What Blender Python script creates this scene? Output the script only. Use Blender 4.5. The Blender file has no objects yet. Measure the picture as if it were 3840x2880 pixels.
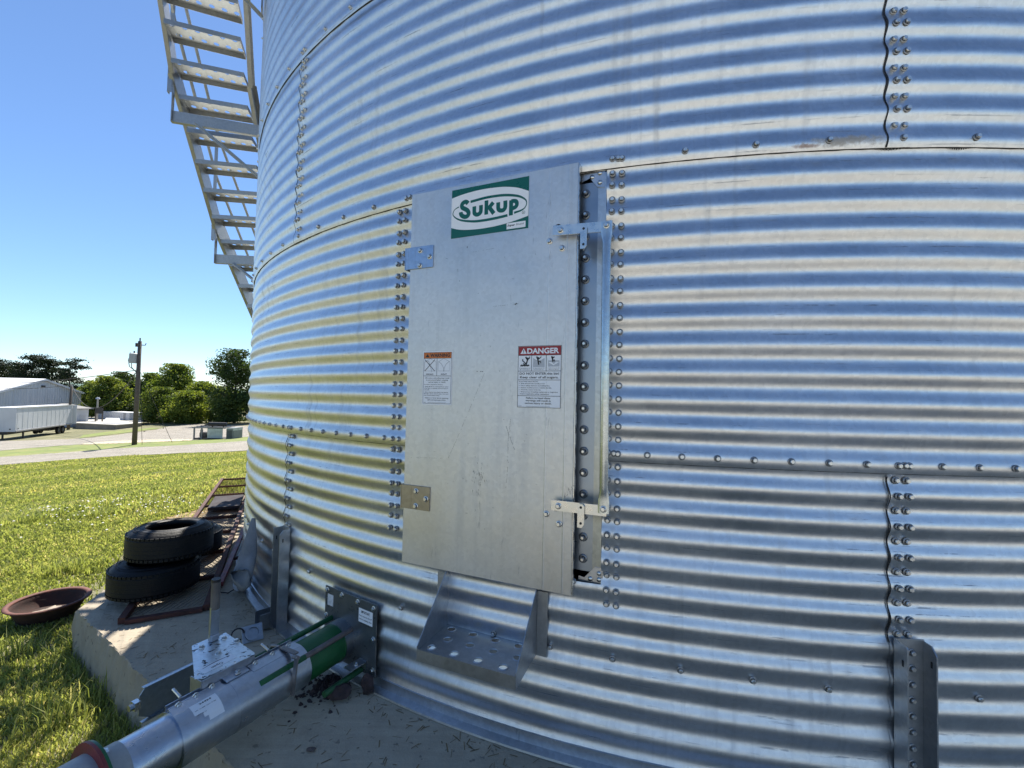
import bpy, bmesh, math, random
import numpy as np
from mathutils import Matrix, Vector, Quaternion

# ------------------------------------------------------------------ camera, sky, sun, exposure
random.seed(7)
RNG = np.random.default_rng(11)
scene = bpy.context.scene
COL = scene.collection
rad = math.radians

FPX, PITCH, ROLL, EYE = 1686.52, 0.0309, 0.0214, 1.3456      # focal length in photo pixels (3840 wide), tilt, roll, eye height
BX, BY, R0 = 1.6498, 5.9101, 4.4005                           # bin axis and mean wall radius (camera stands at x = y = 0)
cr_, sr_, cp_, sp_ = math.cos(ROLL), math.sin(ROLL), math.cos(PITCH), math.sin(PITCH)
CF = np.array([0, cp_, sp_]); CX = np.array([cr_, -sp_ * sr_, cp_ * sr_]); CY = np.array([-sr_, -sp_ * cr_, cp_ * cr_])

cam_data = bpy.data.cameras.new('camera')
cam_data.sensor_width = 36.0
cam_data.lens = 36.0 * FPX / 3840.0
cam_data.clip_start = 0.05
cam_data.clip_end = 6000
cam = bpy.data.objects.new('camera', cam_data)
COL.objects.link(cam)
cam.matrix_world = Matrix(((CX[0], CY[0], -CF[0], 0), (CX[1], CY[1], -CF[1], 0), (CX[2], CY[2], -CF[2], EYE), (0, 0, 0, 1)))
scene.camera = cam

SUN_AZ, SUN_EL = 104.8, 54.0            # direction towards the sun: degrees counter-clockwise from +X, and height
sun_vec = Vector((math.cos(rad(SUN_AZ)) * math.cos(rad(SUN_EL)), math.sin(rad(SUN_AZ)) * math.cos(rad(SUN_EL)), math.sin(rad(SUN_EL))))
world = bpy.data.worlds.new('World'); scene.world = world; world.use_nodes = True
wn = world.node_tree.nodes; wl = world.node_tree.links
for n in list(wn): wn.remove(n)
w_out = wn.new('ShaderNodeOutputWorld'); w_bg = wn.new('ShaderNodeBackground'); w_sky = wn.new('ShaderNodeTexSky')
w_sky.sky_type = 'NISHITA'; w_sky.sun_disc = False
w_sky.sun_elevation = rad(SUN_EL); w_sky.sun_rotation = math.atan2(sun_vec.x, sun_vec.y)
w_sky.altitude = 600; w_sky.air_density = 1.0; w_sky.dust_density = 0.12; w_sky.ozone_density = 7.5
w_bg.inputs['Strength'].default_value = 0.088
wl.new(w_sky.outputs[0], w_bg.inputs[0]); wl.new(w_bg.outputs[0], w_out.inputs[0])
sun_data = bpy.data.lights.new('sun', 'SUN'); sun_data.energy = 5.0; sun_data.angle = rad(0.53); sun_data.color = (1.0, 0.95, 0.86)
sun = bpy.data.objects.new('sun', sun_data); COL.objects.link(sun); sun.location = (-10, 30, 40)
sun.rotation_mode = 'QUATERNION'; sun.rotation_quaternion = (-sun_vec).to_track_quat('-Z', 'Y')
scene.view_settings.view_transform = 'Standard'; scene.view_settings.look = 'None'
scene.view_settings.exposure = 0.95; scene.view_settings.gamma = 1.0; scene.view_settings.use_curve_mapping = False
scene.render.engine = 'CYCLES'
scene.cycles.max_bounces = 8; scene.cycles.diffuse_bounces = 3; scene.cycles.glossy_bounces = 4; scene.cycles.transparent_max_bounces = 6
scene.cycles.use_denoising = True
try: scene.cycles.denoiser = 'OPENIMAGEDENOISE'
except Exception: pass
scene.cycles.sample_clamp_indirect = 6

# ------------------------------------------------------------------ pixels (of a 2212 x 1659 copy of the photo) to places
PS = 3840 / 2212
def ray(px, py):
    x = (px * PS - 1920) / FPX; y = -(py * PS - 1440) / FPX
    return CF + CX * x + CY * y
def at_depth(px, py, Y):
    d = ray(px, py); t = Y / d[1]
    return Vector((d[0] * t, Y, d[2] * t + EYE))
def at_z(px, py, z):
    d = ray(px, py); t = (z - EYE) / d[2]
    return Vector((d[0] * t, d[1] * t, z))
def at_plane(px, py, p0, n):
    d = ray(px, py); c = np.array([0, 0, EYE]); t = float(np.dot(np.array(p0) - c, n) / np.dot(d, n))
    return Vector(c + d * t)
def at_cyl(px, py, r):
    d = ray(px, py); a = d[0] ** 2 + d[1] ** 2; b = -(d[0] * BX + d[1] * BY); c = BX * BX + BY * BY - r * r
    t = (-b - math.sqrt(max(b * b - a * c, 0))) / a
    return Vector((d[0] * t, d[1] * t, d[2] * t + EYE))
def wall(th, r, z):
    t = rad(th); return Vector((BX + r * math.sin(t), BY - r * math.cos(t), z))
def theta_of(p): return math.degrees(math.atan2(p[0] - BX, -(p[1] - BY)))
def frame(th, dist=0.0, z=0.0):
    """local (t along the wall to the right, n outward, z up) -> world, at wall angle th"""
    t = rad(th); et = Vector((math.cos(t), math.sin(t), 0)); en = Vector((math.sin(t), -math.cos(t), 0))
    o = Vector((BX, BY, z)) + en * dist
    return Matrix(((et.x, en.x, 0, o.x), (et.y, en.y, 0, o.y), (0, 0, 1, o.z), (0, 0, 0, 1)))

# ------------------------------------------------------------------ mesh helpers
class MB:
    def __init__(self): self.v = []; self.f = []; self.uv = None
    def add(self, verts, faces, M=None):
        o = len(self.v)
        self.v += [tuple((M @ Vector(p)) if M is not None else p) for p in verts]
        self.f += [tuple(i + o for i in f) for f in faces]
        return self
    def box(self, c, s, M=None, rot=None):
        hx, hy, hz = s[0] / 2, s[1] / 2, s[2] / 2
        vs = [Vector((x, y, z)) for x in (-hx, hx) for y in (-hy, hy) for z in (-hz, hz)]
        if rot is not None: vs = [rot @ v for v in vs]
        vs = [v + Vector(c) for v in vs]
        return self.add(vs, [(0, 1, 3, 2), (4, 6, 7, 5), (0, 4, 5, 1), (2, 3, 7, 6), (0, 2, 6, 4), (1, 5, 7, 3)], M)
    def bevbox(self, c, s, b, M=None, rot=None):
        """box with chamfered edges along all sides"""
        hx, hy, hz = s[0] / 2, s[1] / 2, s[2] / 2
        b = min(b, hx * .9, hy * .9, hz * .9)
        bm = bmesh.new(); bmesh.ops.create_cube(bm, size=1)
        for v in bm.verts: v.co = Vector((v.co.x * s[0], v.co.y * s[1], v.co.z * s[2]))
        bmesh.ops.bevel(bm, geom=bm.edges[:], offset=b, segments=1, affect='EDGES')
        bm.verts.index_update()
        vs = [v.co.copy() for v in bm.verts]; fs = [tuple(v.index for v in f.verts) for f in bm.faces]; bm.free()
        if rot is not None: vs = [rot @ v for v in vs]
        return self.add([v + Vector(c) for v in vs], fs, M)
    def beam(self, a, b, w, h, up=(0, 0, 1), M=None):
        a = Vector(a); b = Vector(b); d = (b - a); L = d.length; d.normalize()
        s = d.cross(Vector(up)); s.normalize(); u = s.cross(d)
        vs = [a + d * (L * i) + s * (w / 2 * j) + u * (h / 2 * k) for i in (0, 1) for j in (-1, 1) for k in (-1, 1)]
        return self.add(vs, [(0, 1, 3, 2), (4, 6, 7, 5), (0, 4, 5, 1), (2, 3, 7, 6), (0, 2, 6, 4), (1, 5, 7, 3)], M)
    def tube(self, pts, r, n=10, cap=True, M=None):
        pts = [Vector(p) for p in pts]; rs = r if isinstance(r, (list, tuple)) else [r] * len(pts)
        vs = []; fs = []; s = None
        for i, p in enumerate(pts):
            d = (pts[min(i + 1, len(pts) - 1)] - pts[max(i - 1, 0)]).normalized()
            if s is None:
                s = d.orthogonal().normalized()
            s = (s - d * s.dot(d)).normalized(); u = d.cross(s)
            for k in range(n):
                a = 2 * math.pi * k / n
                vs.append(p + (s * math.cos(a) + u * math.sin(a)) * rs[i])
        for i in range(len(pts) - 1):
            for k in range(n):
                fs.append((i * n + k, i * n + (k + 1) % n, (i + 1) * n + (k + 1) % n, (i + 1) * n + k))
        if cap:
            fs.append(tuple(range(n))[::-1]); fs.append(tuple((len(pts) - 1) * n + k for k in range(n)))
        return self.add(vs, fs, M)
    def lathe(self, prof, n=32, M=None, close=False, a0=0.0, a1=2 * math.pi):
        full = abs(a1 - a0 - 2 * math.pi) < 1e-6; m = n if full else n + 1
        vs = []; fs = []
        for k in range(m):
            a = a0 + (a1 - a0) * k / n
            for r, z in prof: vs.append((r * math.cos(a), r * math.sin(a), z))
        q = len(prof)
        for k in range(n):
            k2 = (k + 1) % m
            for i in range(q if close else q - 1):
                i2 = (i + 1) % q
                fs.append((k * q + i, k2 * q + i, k2 * q + i2, k * q + i2))
        return self.add(vs, fs, M)
    def prism(self, poly, h0, h1, M=None):
        n = len(poly); vs = [(p[0], p[1], h0) for p in poly] + [(p[0], p[1], h1) for p in poly]
        fs = [tuple(range(n))[::-1], tuple(range(n, 2 * n))] + [(i, (i + 1) % n, n + (i + 1) % n, n + i) for i in range(n)]
        return self.add(vs, fs, M)
    def build(self, name, mat, parent=None, smooth=False, uv=None, flat_angle=None):
        me = bpy.data.meshes.new(name)
        off = root_loc(parent)
        me.from_pydata([(p[0] - off.x, p[1] - off.y, p[2] - off.z) for p in self.v], [], self.f)
        if smooth:
            me.polygons.foreach_set('use_smooth', [True] * len(me.polygons))
            if flat_angle:
                try: me.set_sharp_from_angle(angle=rad(flat_angle))
                except Exception: pass
        me.update()
        o = bpy.data.objects.new(name, me); COL.objects.link(o)
        if mat: me.materials.append(mat)
        if parent is not None: o.parent = parent
        return o
def root_loc(parent):
    v = Vector((0, 0, 0))
    while parent is not None:
        v += Vector(parent.location); parent = parent.parent
    return v
def tag(o, label=None, cat=None, group=None, kind=None):
    if label: o['label'] = label
    if cat: o['category'] = cat
    if group: o['group'] = group
    if kind: o['kind'] = kind
    return o
def thing(name, loc, label, cat, group=None):
    o = bpy.data.objects.new(name, None); COL.objects.link(o); o.location = loc; o.empty_display_size = .1
    return tag(o, label, cat, group)
def inst(mesh, name, mat4, parent):
    """another object sharing a mesh; mat4 in world space"""
    o = bpy.data.objects.new(name, mesh); COL.objects.link(o); o.parent = parent
    off = root_loc(parent); m = mat4.copy(); m.translation = m.translation - off
    o.matrix_local = m
    return o
def align(p, n, up=None):
    q = Vector(n).to_track_quat('Z', 'Y'); m = q.to_matrix().to_4x4(); m.translation = Vector(p); return m
def perforated(w, d, nx, ny, r, stag=0.0, t=0.003, k=8):
    """flat plate w x d in XY with nx x ny round holes, made of cells; returns verts, faces (two skins and hole walls)"""
    mb = MB(); cw = w / nx; cd = d / ny
    for i in range(nx):
        for j in range(ny):
            cx = -w / 2 + cw * (i + .5); cy = -d / 2 + cd * (j + .5)
            ox = stag * cw * (1 if j % 2 else -1)
            outer = []; inner = []
            for a in range(k):
                an = 2 * math.pi * (a + .5) / k; c, s = math.cos(an), math.sin(an)
                q = max(abs(c) / (cw / 2), abs(s) / (cd / 2))
                outer.append((cx + c / q, cy + s / q)); inner.append((cx + ox + r * c, cy + r * s))
            corners = [(cx + sx * cw / 2, cy + sy * cd / 2) for sx, sy in ((1, 1), (-1, 1), (-1, -1), (1, -1))]
            for z, flip in ((0, True), (t, False)):
                vs = [(p[0], p[1], z) for p in outer] + [(p[0], p[1], z) for p in inner] + [(p[0], p[1], z) for p in corners]
                fs = []
                for a in range(k):
                    b = (a + 1) % k; f = (a, b, k + b, k + a); fs.append(f if flip else f[::-1])
                    p, q2 = outer[a], outer[b]
                    if abs(p[0] - q2[0]) > 1e-6 and abs(p[1] - q2[1]) > 1e-6:
                        best = min(range(4), key=lambda m: abs(corners[m][0] - (p[0] + q2[0]) / 2) + abs(corners[m][1] - (p[1] + q2[1]) / 2))
                        f = (a, 2 * k + best, b); fs.append(f if flip else f[::-1])
                mb.add(vs, fs)
            vs = [(p[0], p[1], 0) for p in inner] + [(p[0], p[1], t) for p in inner]
            mb.add(vs, [(a, (a + 1) % k, k + (a + 1) % k, k + a) for a in range(k)])
    return mb

# ------------------------------------------------------------------ materials
def new_mat(name):
    m = bpy.data.materials.new(name); m.use_nodes = True
    nt = m.node_tree; b = nt.nodes['Principled BSDF']
    return m, nt, nt.nodes, nt.links, b
def tex_coord(N, L, scale=(1, 1, 1), out='Object'):
    tc = N.new('ShaderNodeTexCoord'); mp = N.new('ShaderNodeMapping'); mp.inputs['Scale'].default_value = scale
    L.new(tc.outputs[out], mp.inputs['Vector']); return mp.outputs[0]
def noise(N, L, vec, scale, detail=4, rough=.55):
    n = N.new('ShaderNodeTexNoise'); n.inputs['Scale'].default_value = scale; n.inputs['Detail'].default_value = detail; n.inputs['Roughness'].default_value = rough
    if vec is not None: L.new(vec, n.inputs['Vector'])
    return n.outputs[0]
def ramp(N, L, fac, stops):
    r = N.new('ShaderNodeValToRGB'); e = r.color_ramp.elements
    while len(e) > len(stops): e.remove(e[-1])
    while len(e) < len(stops): e.new(0.5)
    for k, (p, c) in enumerate(stops):
        e[k].position = p; e[k].color = (*c, 1) if len(c) == 3 else c
    L.new(fac, r.inputs[0]); return r.outputs[0]
def mixc(N, L, fac, a, b, mode='MIX'):
    m = N.new('ShaderNodeMix'); m.data_type = 'RGBA'; m.blend_type = mode
    for s, v in ((m.inputs[6], a), (m.inputs[7], b)):
        if isinstance(v, (tuple, list)): s.default_value = (*v[:3], 1)
        else: L.new(v, s)
    if isinstance(fac, (int, float)): m.inputs[0].default_value = fac
    else: L.new(fac, m.inputs[0])
    return m.outputs[2]
def math_node(N, L, op, a, b=None, clamp=False):
    m = N.new('ShaderNodeMath'); m.operation = op; m.use_clamp = clamp
    for s, v in ((m.inputs[0], a), (m.inputs[1], b)):
        if v is None: continue
        if isinstance(v, (int, float)): s.default_value = v
        else: L.new(v, s)
    return m.outputs[0]
def bump(N, L, b, h, strength, dist=.01):
    bp = N.new('ShaderNodeBump'); bp.inputs['Strength'].default_value = strength; bp.inputs['Distance'].default_value = dist
    L.new(h, bp.inputs['Height']); L.new(bp.outputs[0], b.inputs['Normal'])
def plain(name, col, rough=.6, metal=0., var=.12, scale=9., bmp=.15, out='Object', dist=.004, dirt=None, dirt_amt=.5, dscale=3.):
    m, nt, N, L, b = new_mat(name)
    v = tex_coord(N, L, out=out); n1 = noise(N, L, v, scale, 5); n2 = noise(N, L, v, scale * 9, 3)
    lo = tuple(max(0, c * (1 - var)) for c in col); hi = tuple(min(1, c * (1 + var)) for c in col)
    c = ramp(N, L, n1, [(.3, lo), (.7, hi)])
    if dirt:
        nd = noise(N, L, v, dscale, 6, .7); f = ramp(N, L, nd, [(.48, (0, 0, 0)), (.68, (dirt_amt,) * 3)])
        c = mixc(N, L, f, c, dirt)
    L.new(c, b.inputs['Base Color'])
    r = ramp(N, L, n1, [(.3, (max(0.03, rough - .08),) * 3), (.7, (min(1, rough + .08),) * 3)]); L.new(r, b.inputs['Roughness'])
    b.inputs['Metallic'].default_value = metal
    if bmp: bump(N, L, b, n2, bmp, dist)
    return m
def galv(name, col=(.60, .62, .64), rough=.3, uv=False, scuff=.6, streak=.35, spangle=.07, stain=None, sheet_var=0., lines=0.):
    m, nt, N, L, b = new_mat(name); out = 'UV' if uv else 'Object'
    v = tex_coord(N, L, out=out)
    vo = N.new('ShaderNodeTexVoronoi'); vo.inputs['Scale'].default_value = 75; L.new(v, vo.inputs['Vector'])
    sep = N.new('ShaderNodeSeparateColor'); L.new(vo.outputs['Color'], sep.inputs[0])
    big = noise(N, L, v, 2.2, 4, .6)
    s1 = ramp(N, L, sep.outputs[0], [(0, tuple(c * (1 - spangle) for c in col)), (1, tuple(min(1, c * (1 + spangle)) for c in col))])
    s2 = ramp(N, L, big, [(.3, (.86, .86, .86)), (.72, (1.04, 1.04, 1.04))])
    c = mixc(N, L, 1.0, s1, s2, 'MULTIPLY')
    # vertical water streaks
    sv = tex_coord(N, L, (26, 1.3, 1) if uv else (26, 26, 1.3), out)
    st = noise(N, L, sv, 1.0, 3); stm = noise(N, L, v, 1.1, 2)
    stf = math_node(N, L, 'MULTIPLY', ramp(N, L, st, [(.52, (0, 0, 0)), (.7, (streak,) * 3)]), ramp(N, L, stm, [(.42, (0, 0, 0)), (.62, (1, 1, 1))]))
    c = mixc(N, L, stf, c, (.30, .31, .32))
    # handling scuffs: thin dark dashes along the sheet
    hv = tex_coord(N, L, (3.2, 95, 1) if uv else (30, 30, 5), out)
    sc = noise(N, L, hv, 1.0, 6, .75); scm = noise(N, L, v, 1.7, 3)
    scf = math_node(N, L, 'MULTIPLY', ramp(N, L, sc, [(.615, (0, 0, 0)), (.67, (scuff,) * 3)]), ramp(N, L, scm, [(.47, (0, 0, 0)), (.58, (1, 1, 1))]))
    c = mixc(N, L, scf, c, (.10, .105, .12))
    if lines:      # broken rub marks left by the rolls along the shoulders of each corrugation
        sx = N.new('ShaderNodeSeparateXYZ'); L.new(v, sx.inputs[0])
        for (off, wd, su, seed) in ((.86, .030, 9., 3.1), (.42, .022, 5., 8.7), (.05, .016, 16., 1.3)):
            fr = math_node(N, L, 'FRACT', math_node(N, L, 'ADD', math_node(N, L, 'DIVIDE', sx.outputs['Y'], lines), off))
            band = math_node(N, L, 'LESS_THAN', math_node(N, L, 'ABSOLUTE', math_node(N, L, 'SUBTRACT', fr, .5)), wd)
            dv = tex_coord(N, L, (su, 60, 1), 'UV'); ov = N.new('ShaderNodeVectorMath'); ov.operation = 'ADD'; ov.inputs[1].default_value = (seed, seed, 0); L.new(dv, ov.inputs[0])
            dn = noise(N, L, ov.outputs[0], 1.0, 5, .7); pm_ = N.new('ShaderNodeVectorMath'); pm_.operation = 'ADD'; pm_.inputs[1].default_value = (seed * 3, seed, 0); L.new(v, pm_.inputs[0])
            ms = noise(N, L, pm_.outputs[0], 1.3, 3); f_ = math_node(N, L, 'MULTIPLY', math_node(N, L, 'MULTIPLY', band, ramp(N, L, dn, [(.52, (0, 0, 0)), (.62, (.62,) * 3)])), ramp(N, L, ms, [(.48, (0, 0, 0)), (.60, (1, 1, 1))]))
            scf = math_node(N, L, 'MAXIMUM', scf, f_); c = mixc(N, L, f_, c, (.12, .14, .19))
    met = math_node(N, L, 'SUBTRACT', 1.0, math_node(N, L, 'MULTIPLY', scf, .5))
    rb = ramp(N, L, big, [(.3, (rough - .05,) * 3), (.7, (rough + .07,) * 3)])
    rg = math_node(N, L, 'ADD', rb, math_node(N, L, 'MULTIPLY', sep.outputs[1], .05))
    rg = math_node(N, L, 'ADD', rg, math_node(N, L, 'MULTIPLY', stf, .3))
    if stain:
        for (u0, v0, su, sv_, colr) in stain:
            mp = N.new('ShaderNodeMapping'); mp.inputs['Location'].default_value = (-u0 / su, -v0 / sv_, 0); mp.inputs['Scale'].default_value = (1 / su, 1 / sv_, 1)
            tc = N.new('ShaderNodeTexCoord'); L.new(tc.outputs['UV'], mp.inputs[0])
            ln = N.new('ShaderNodeVectorMath'); ln.operation = 'LENGTH'; L.new(mp.outputs[0], ln.inputs[0])
            nn = noise(N, L, v, 42, 5, .7)
            d = math_node(N, L, 'ADD', ln.outputs['Value'], math_node(N, L, 'MULTIPLY', math_node(N, L, 'SUBTRACT', nn, .5), 2.4))
            f = ramp(N, L, d, [(.3, (.55,) * 3), (1.0, (0, 0, 0))])
            c = mixc(N, L, f, c, colr); met = math_node(N, L, 'SUBTRACT', met, math_node(N, L, 'MULTIPLY', f, .8), True)
            rg = math_node(N, L, 'ADD', rg, math_node(N, L, 'MULTIPLY', f, .4))
    if sheet_var:
        oi = N.new('ShaderNodeObjectInfo')
        c = mixc(N, L, 1.0, c, ramp(N, L, oi.outputs['Random'], [(0, (1 - sheet_var,) * 3), (1, (1, 1, 1))]), 'MULTIPLY')
    L.new(c, b.inputs['Base Color']); L.new(met, b.inputs['Metallic']); L.new(rg, b.inputs['Roughness'])
    fine = noise(N, L, v, 240 if uv else 160, 2)
    bump(N, L, b, math_node(N, L, 'ADD', math_node(N, L, 'MULTIPLY', fine, .35), math_node(N, L, 'MULTIPLY', noise(N, L, v, 7, 2), 3.2)), .12, .004)
    return m

M_SHEET = galv('galvanised_sheet', (.76, .765, .77), .35, uv=True, sheet_var=.06, scuff=.7, streak=.28, spangle=.05, lines=.10160,
               stain=[(R0 * rad(-6.6), 2.262, .15, .022, (.28, .19, .08)), (R0 * rad(-8.3), 2.25, .06, .008, (.34, .13, .03))])
M_DOOR = galv('door_steel', (.71, .70, .68), .44, scuff=.35, streak=.14, spangle=.04)
M_GALV = galv('galvanised_steel', (.60, .61, .62), .34, scuff=.3, streak=.2)
M_GALVD = galv('dull_galvanised_steel', (.42, .44, .46), .42, scuff=.4, streak=.3)
M_STAIR = galv('stair_galvanised_steel', (.44, .45, .45), .48, scuff=.1, streak=.2)
M_TUBE = galv('tube_galvanised', (.58, .61, .66), .3, scuff=.45, streak=.1, spangle=.05)
M_ZINC = plain('zinc_hardware', (.66, .66, .64), .3, 1., .1, 40, .05)
M_BOLT = plain('bolt_zinc', (.72, .71, .68), .40, 1., .15, 60, .05)
M_PLATE = plain('auger_plate_paint', (.105, .115, .115), .32, .35, .2, 14, .1, dirt=(.3, .29, .27), dirt_amt=.25)
M_GREEN = plain('green_paint', (.012, .105, .032), .38, 0., .2, 10, .12, dirt=(.03, .035, .03), dirt_amt=.4)
M_RUST = plain('rusted_steel', (.085, .032, .024), .8, .1, .45, 18, .5, dirt=(.03, .02, .018), dirt_amt=.7, dscale=7)
M_REDPAINT = plain('worn_red_paint', (.20, .03, .03), .55, 0., .3, 14, .2, dirt=(.09, .05, .04), dirt_amt=.7, dscale=9)
M_RUBBER = plain('tyre_rubber', (.0045, .0045, .005), .55, 0., .3, 12, .35, dirt=(.018, .017, .015), dirt_amt=.25, dscale=5)
M_RUBBER.node_tree.nodes['Principled BSDF'].inputs['Specular IOR Level'].default_value = .3
M_SEAL = plain('black_sealant', (.016, .014, .013), .55, 0., .2, 30, .3)
M_WHITE = plain('decal_white', (.88, .88, .88), .35, 0., .02, 20, 0)
M_BLACK = plain('decal_black', (.014, .014, .016), .4, 0., .05, 20, 0)
M_LOGO = plain('decal_green', (.004, .115, .085), .3, 0., .06, 8, 0)
M_REDINK = plain('decal_red', (.33, .018, .02), .35, 0., .05, 20, 0)
M_ORANGE = plain('decal_orange', (.62, .16, .02), .35, 0., .05, 20, 0)
M_GREYINK = plain('decal_grey', (.36, .37, .38), .4, 0., .05, 20, 0)
M_CANVAS = plain('grey_canvas', (.20, .205, .21), .8, 0., .2, 9, .5, dirt=(.10, .09, .08), dirt_amt=.4)
M_WOOD = plain('pole_wood', (.105, .085, .068), .85, 0., .25, 6, .4)
M_BARK = plain('bark', (.07, .055, .042), .9, 0., .3, 5, .5)
M_DARK = plain('dark_steel', (.03, .03, .032), .5, .4, .2, 20, .1)
M_SPILL = plain('spilled_grain', (.045, .03, .03), .9, 0., .5, 40, .6)
M_STONE = plain('stone', (.13, .10, .085), .85, 0., .3, 30, .4)
M_GASKET = plain('rubber_washer', (.20, .215, .235), .34, .8, .2, 30, .1)

# ------------------------------------------------------------------ terrain
CTRL = [(BX + 6.2 * math.cos(a), BY + 6.2 * math.sin(a), -.25) for a in np.linspace(0, 2 * math.pi, 9)[:-1]]
CTRL += [(-3, 3, -.25), (-2, .5, -.27), (2, -1, -.28), (0, -12, -.35), (-14, -10, -.5), (14, -10, -.3), (0, -40, -.5), (-40, -30, -2.0), (40, -30, -.4), (30, 20, -.5),
         (-6, 5, -.42), (-9, 9, -.85), (-14, 8, -1.2), (-13, 15, -1.45), (-20, 20, -2.1), (-30, 22, -3.0), (-26, 32, -2.95), (-33, 39, -3.4), (-31, 47, -3.5), (-45, 42, -4.0), (-62, 59, -5.0),
         (-60, 40, -4.8), (-80, 72, -5.1), (-65, 70, -5.0), (-61, 74, -4.7), (-55, 92, -4.0), (-40, 90, -3.7), (-90, 105, -4.6), (-20, 70, -3.0), (10, 60, -2.0), (0, 110, -3.6), (50, 80, -2.5), (-130, 60, -5.5)]
_c = np.array(CTRL)
def _U(r2): return np.where(r2 > 0, r2 * np.log(np.maximum(r2, 1e-12)) * .5, 0)
_n = len(_c); _K = _U(((_c[:, None, :2] - _c[None, :, :2]) ** 2).sum(-1)) + np.eye(_n) * 8.0
_P = np.c_[np.ones(_n), _c[:, :2]]
_A = np.block([[_K, _P], [_P.T, np.zeros((3, 3))]])
_w = np.linalg.solve(_A, np.r_[_c[:, 2], 0, 0, 0])
def ground(x, y):
    x = np.asarray(x, float); y = np.asarray(y, float); sh = x.shape; xf = x.ravel(); yf = y.ravel()
    xc = np.clip(xf, -140, 60); yc = np.clip(yf, -45, 115)
    r2 = (xc[:, None] - _c[None, :, 0]) ** 2 + (yc[:, None] - _c[None, :, 1]) ** 2
    z = _U(r2) @ _w[:_n] + _w[_n] + _w[_n + 1] * xc + _w[_n + 2] * yc
    d = np.hypot(xf - BX, yf - BY); k = np.clip((d - 6.4) / 3.0, 0, 1); k = k * k * (3 - 2 * k)
    z = -.25 * (1 - k) + z * k
    q = np.clip((d - 130) / 120, 0, 1); q = q * q * (3 - 2 * q)
    return (z * (1 - q) + -4.5 * q).reshape(sh)
def gz(x, y): return float(ground(np.array([x]), np.array([y]))[0])
def on_ground(px, py, tmax=400):
    d = ray(px, py); ts = np.geomspace(1.5, tmax, 700); P = d[None, :] * ts[:, None]; P[:, 2] += EYE
    below = np.nonzero(P[:, 2] < ground(P[:, 0], P[:, 1]))[0]
    if len(below) == 0: i = len(ts) - 1
    else: i = below[0]
    a, b = ts[max(i - 1, 0)], ts[i]
    for _ in range(24):
        m = (a + b) / 2; p = d * m
        if p[2] + EYE < gz(p[0], p[1]): b = m
        else: a = m
    p = d * b; return Vector((p[0], p[1], gz(p[0], p[1])))

def ground_mat():
    m, nt, N, L, b = new_mat('meadow_ground')
    v = tex_coord(N, L); n1 = noise(N, L, v, .22, 6, .6); n2 = noise(N, L, v, 2.6, 5, .65); n3 = noise(N, L, v, 30, 3)
    c = ramp(N, L, n2, [(.3, (.15, .155, .08)), (.55, (.205, .20, .125)), (.75, (.26, .245, .165))])
    c2 = ramp(N, L, n2, [(.3, (.22, .21, .125)), (.6, (.28, .255, .16)), (.8, (.35, .31, .21))])
    f = ramp(N, L, n1, [(.46, (0, 0, 0)), (.62, (1, 1, 1))])
    L.new(mixc(N, L, f, c, c2), b.inputs['Base Color']); b.inputs['Roughness'].default_value = .95
    b.inputs['Specular IOR Level'].default_value = .1
    bump(N, L, b, n3, .8, .05); return m
def gravel_mat(name, lo, hi, sc=30):
    m, nt, N, L, b = new_mat(name); v = tex_coord(N, L)
    vo = N.new('ShaderNodeTexVoronoi'); vo.inputs['Scale'].default_value = sc; L.new(v, vo.inputs[0])
    n = noise(N, L, v, .6, 6, .65); n2 = noise(N, L, v, 9, 4)
    base = ramp(N, L, n, [(.3, lo), (.7, hi)])
    sp = N.new('ShaderNodeSeparateColor'); L.new(vo.outputs['Color'], sp.inputs[0])
    c = mixc(N, L, 1.0, base, ramp(N, L, sp.outputs[0], [(0, (.6, .6, .6)), (1, (1.25, 1.25, 1.25))]), 'MULTIPLY')
    c = mixc(N, L, ramp(N, L, n2, [(.55, (0, 0, 0)), (.75, (.35,) * 3)]), c, tuple(x * .5 for x in lo))
    L.new(c, b.inputs['Base Color']); b.inputs['Roughness'].default_value = .95; b.inputs['Specular IOR Level'].default_value = .15
    bump(N, L, b, vo.outputs['Distance'], .7, .03); return m
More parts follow.
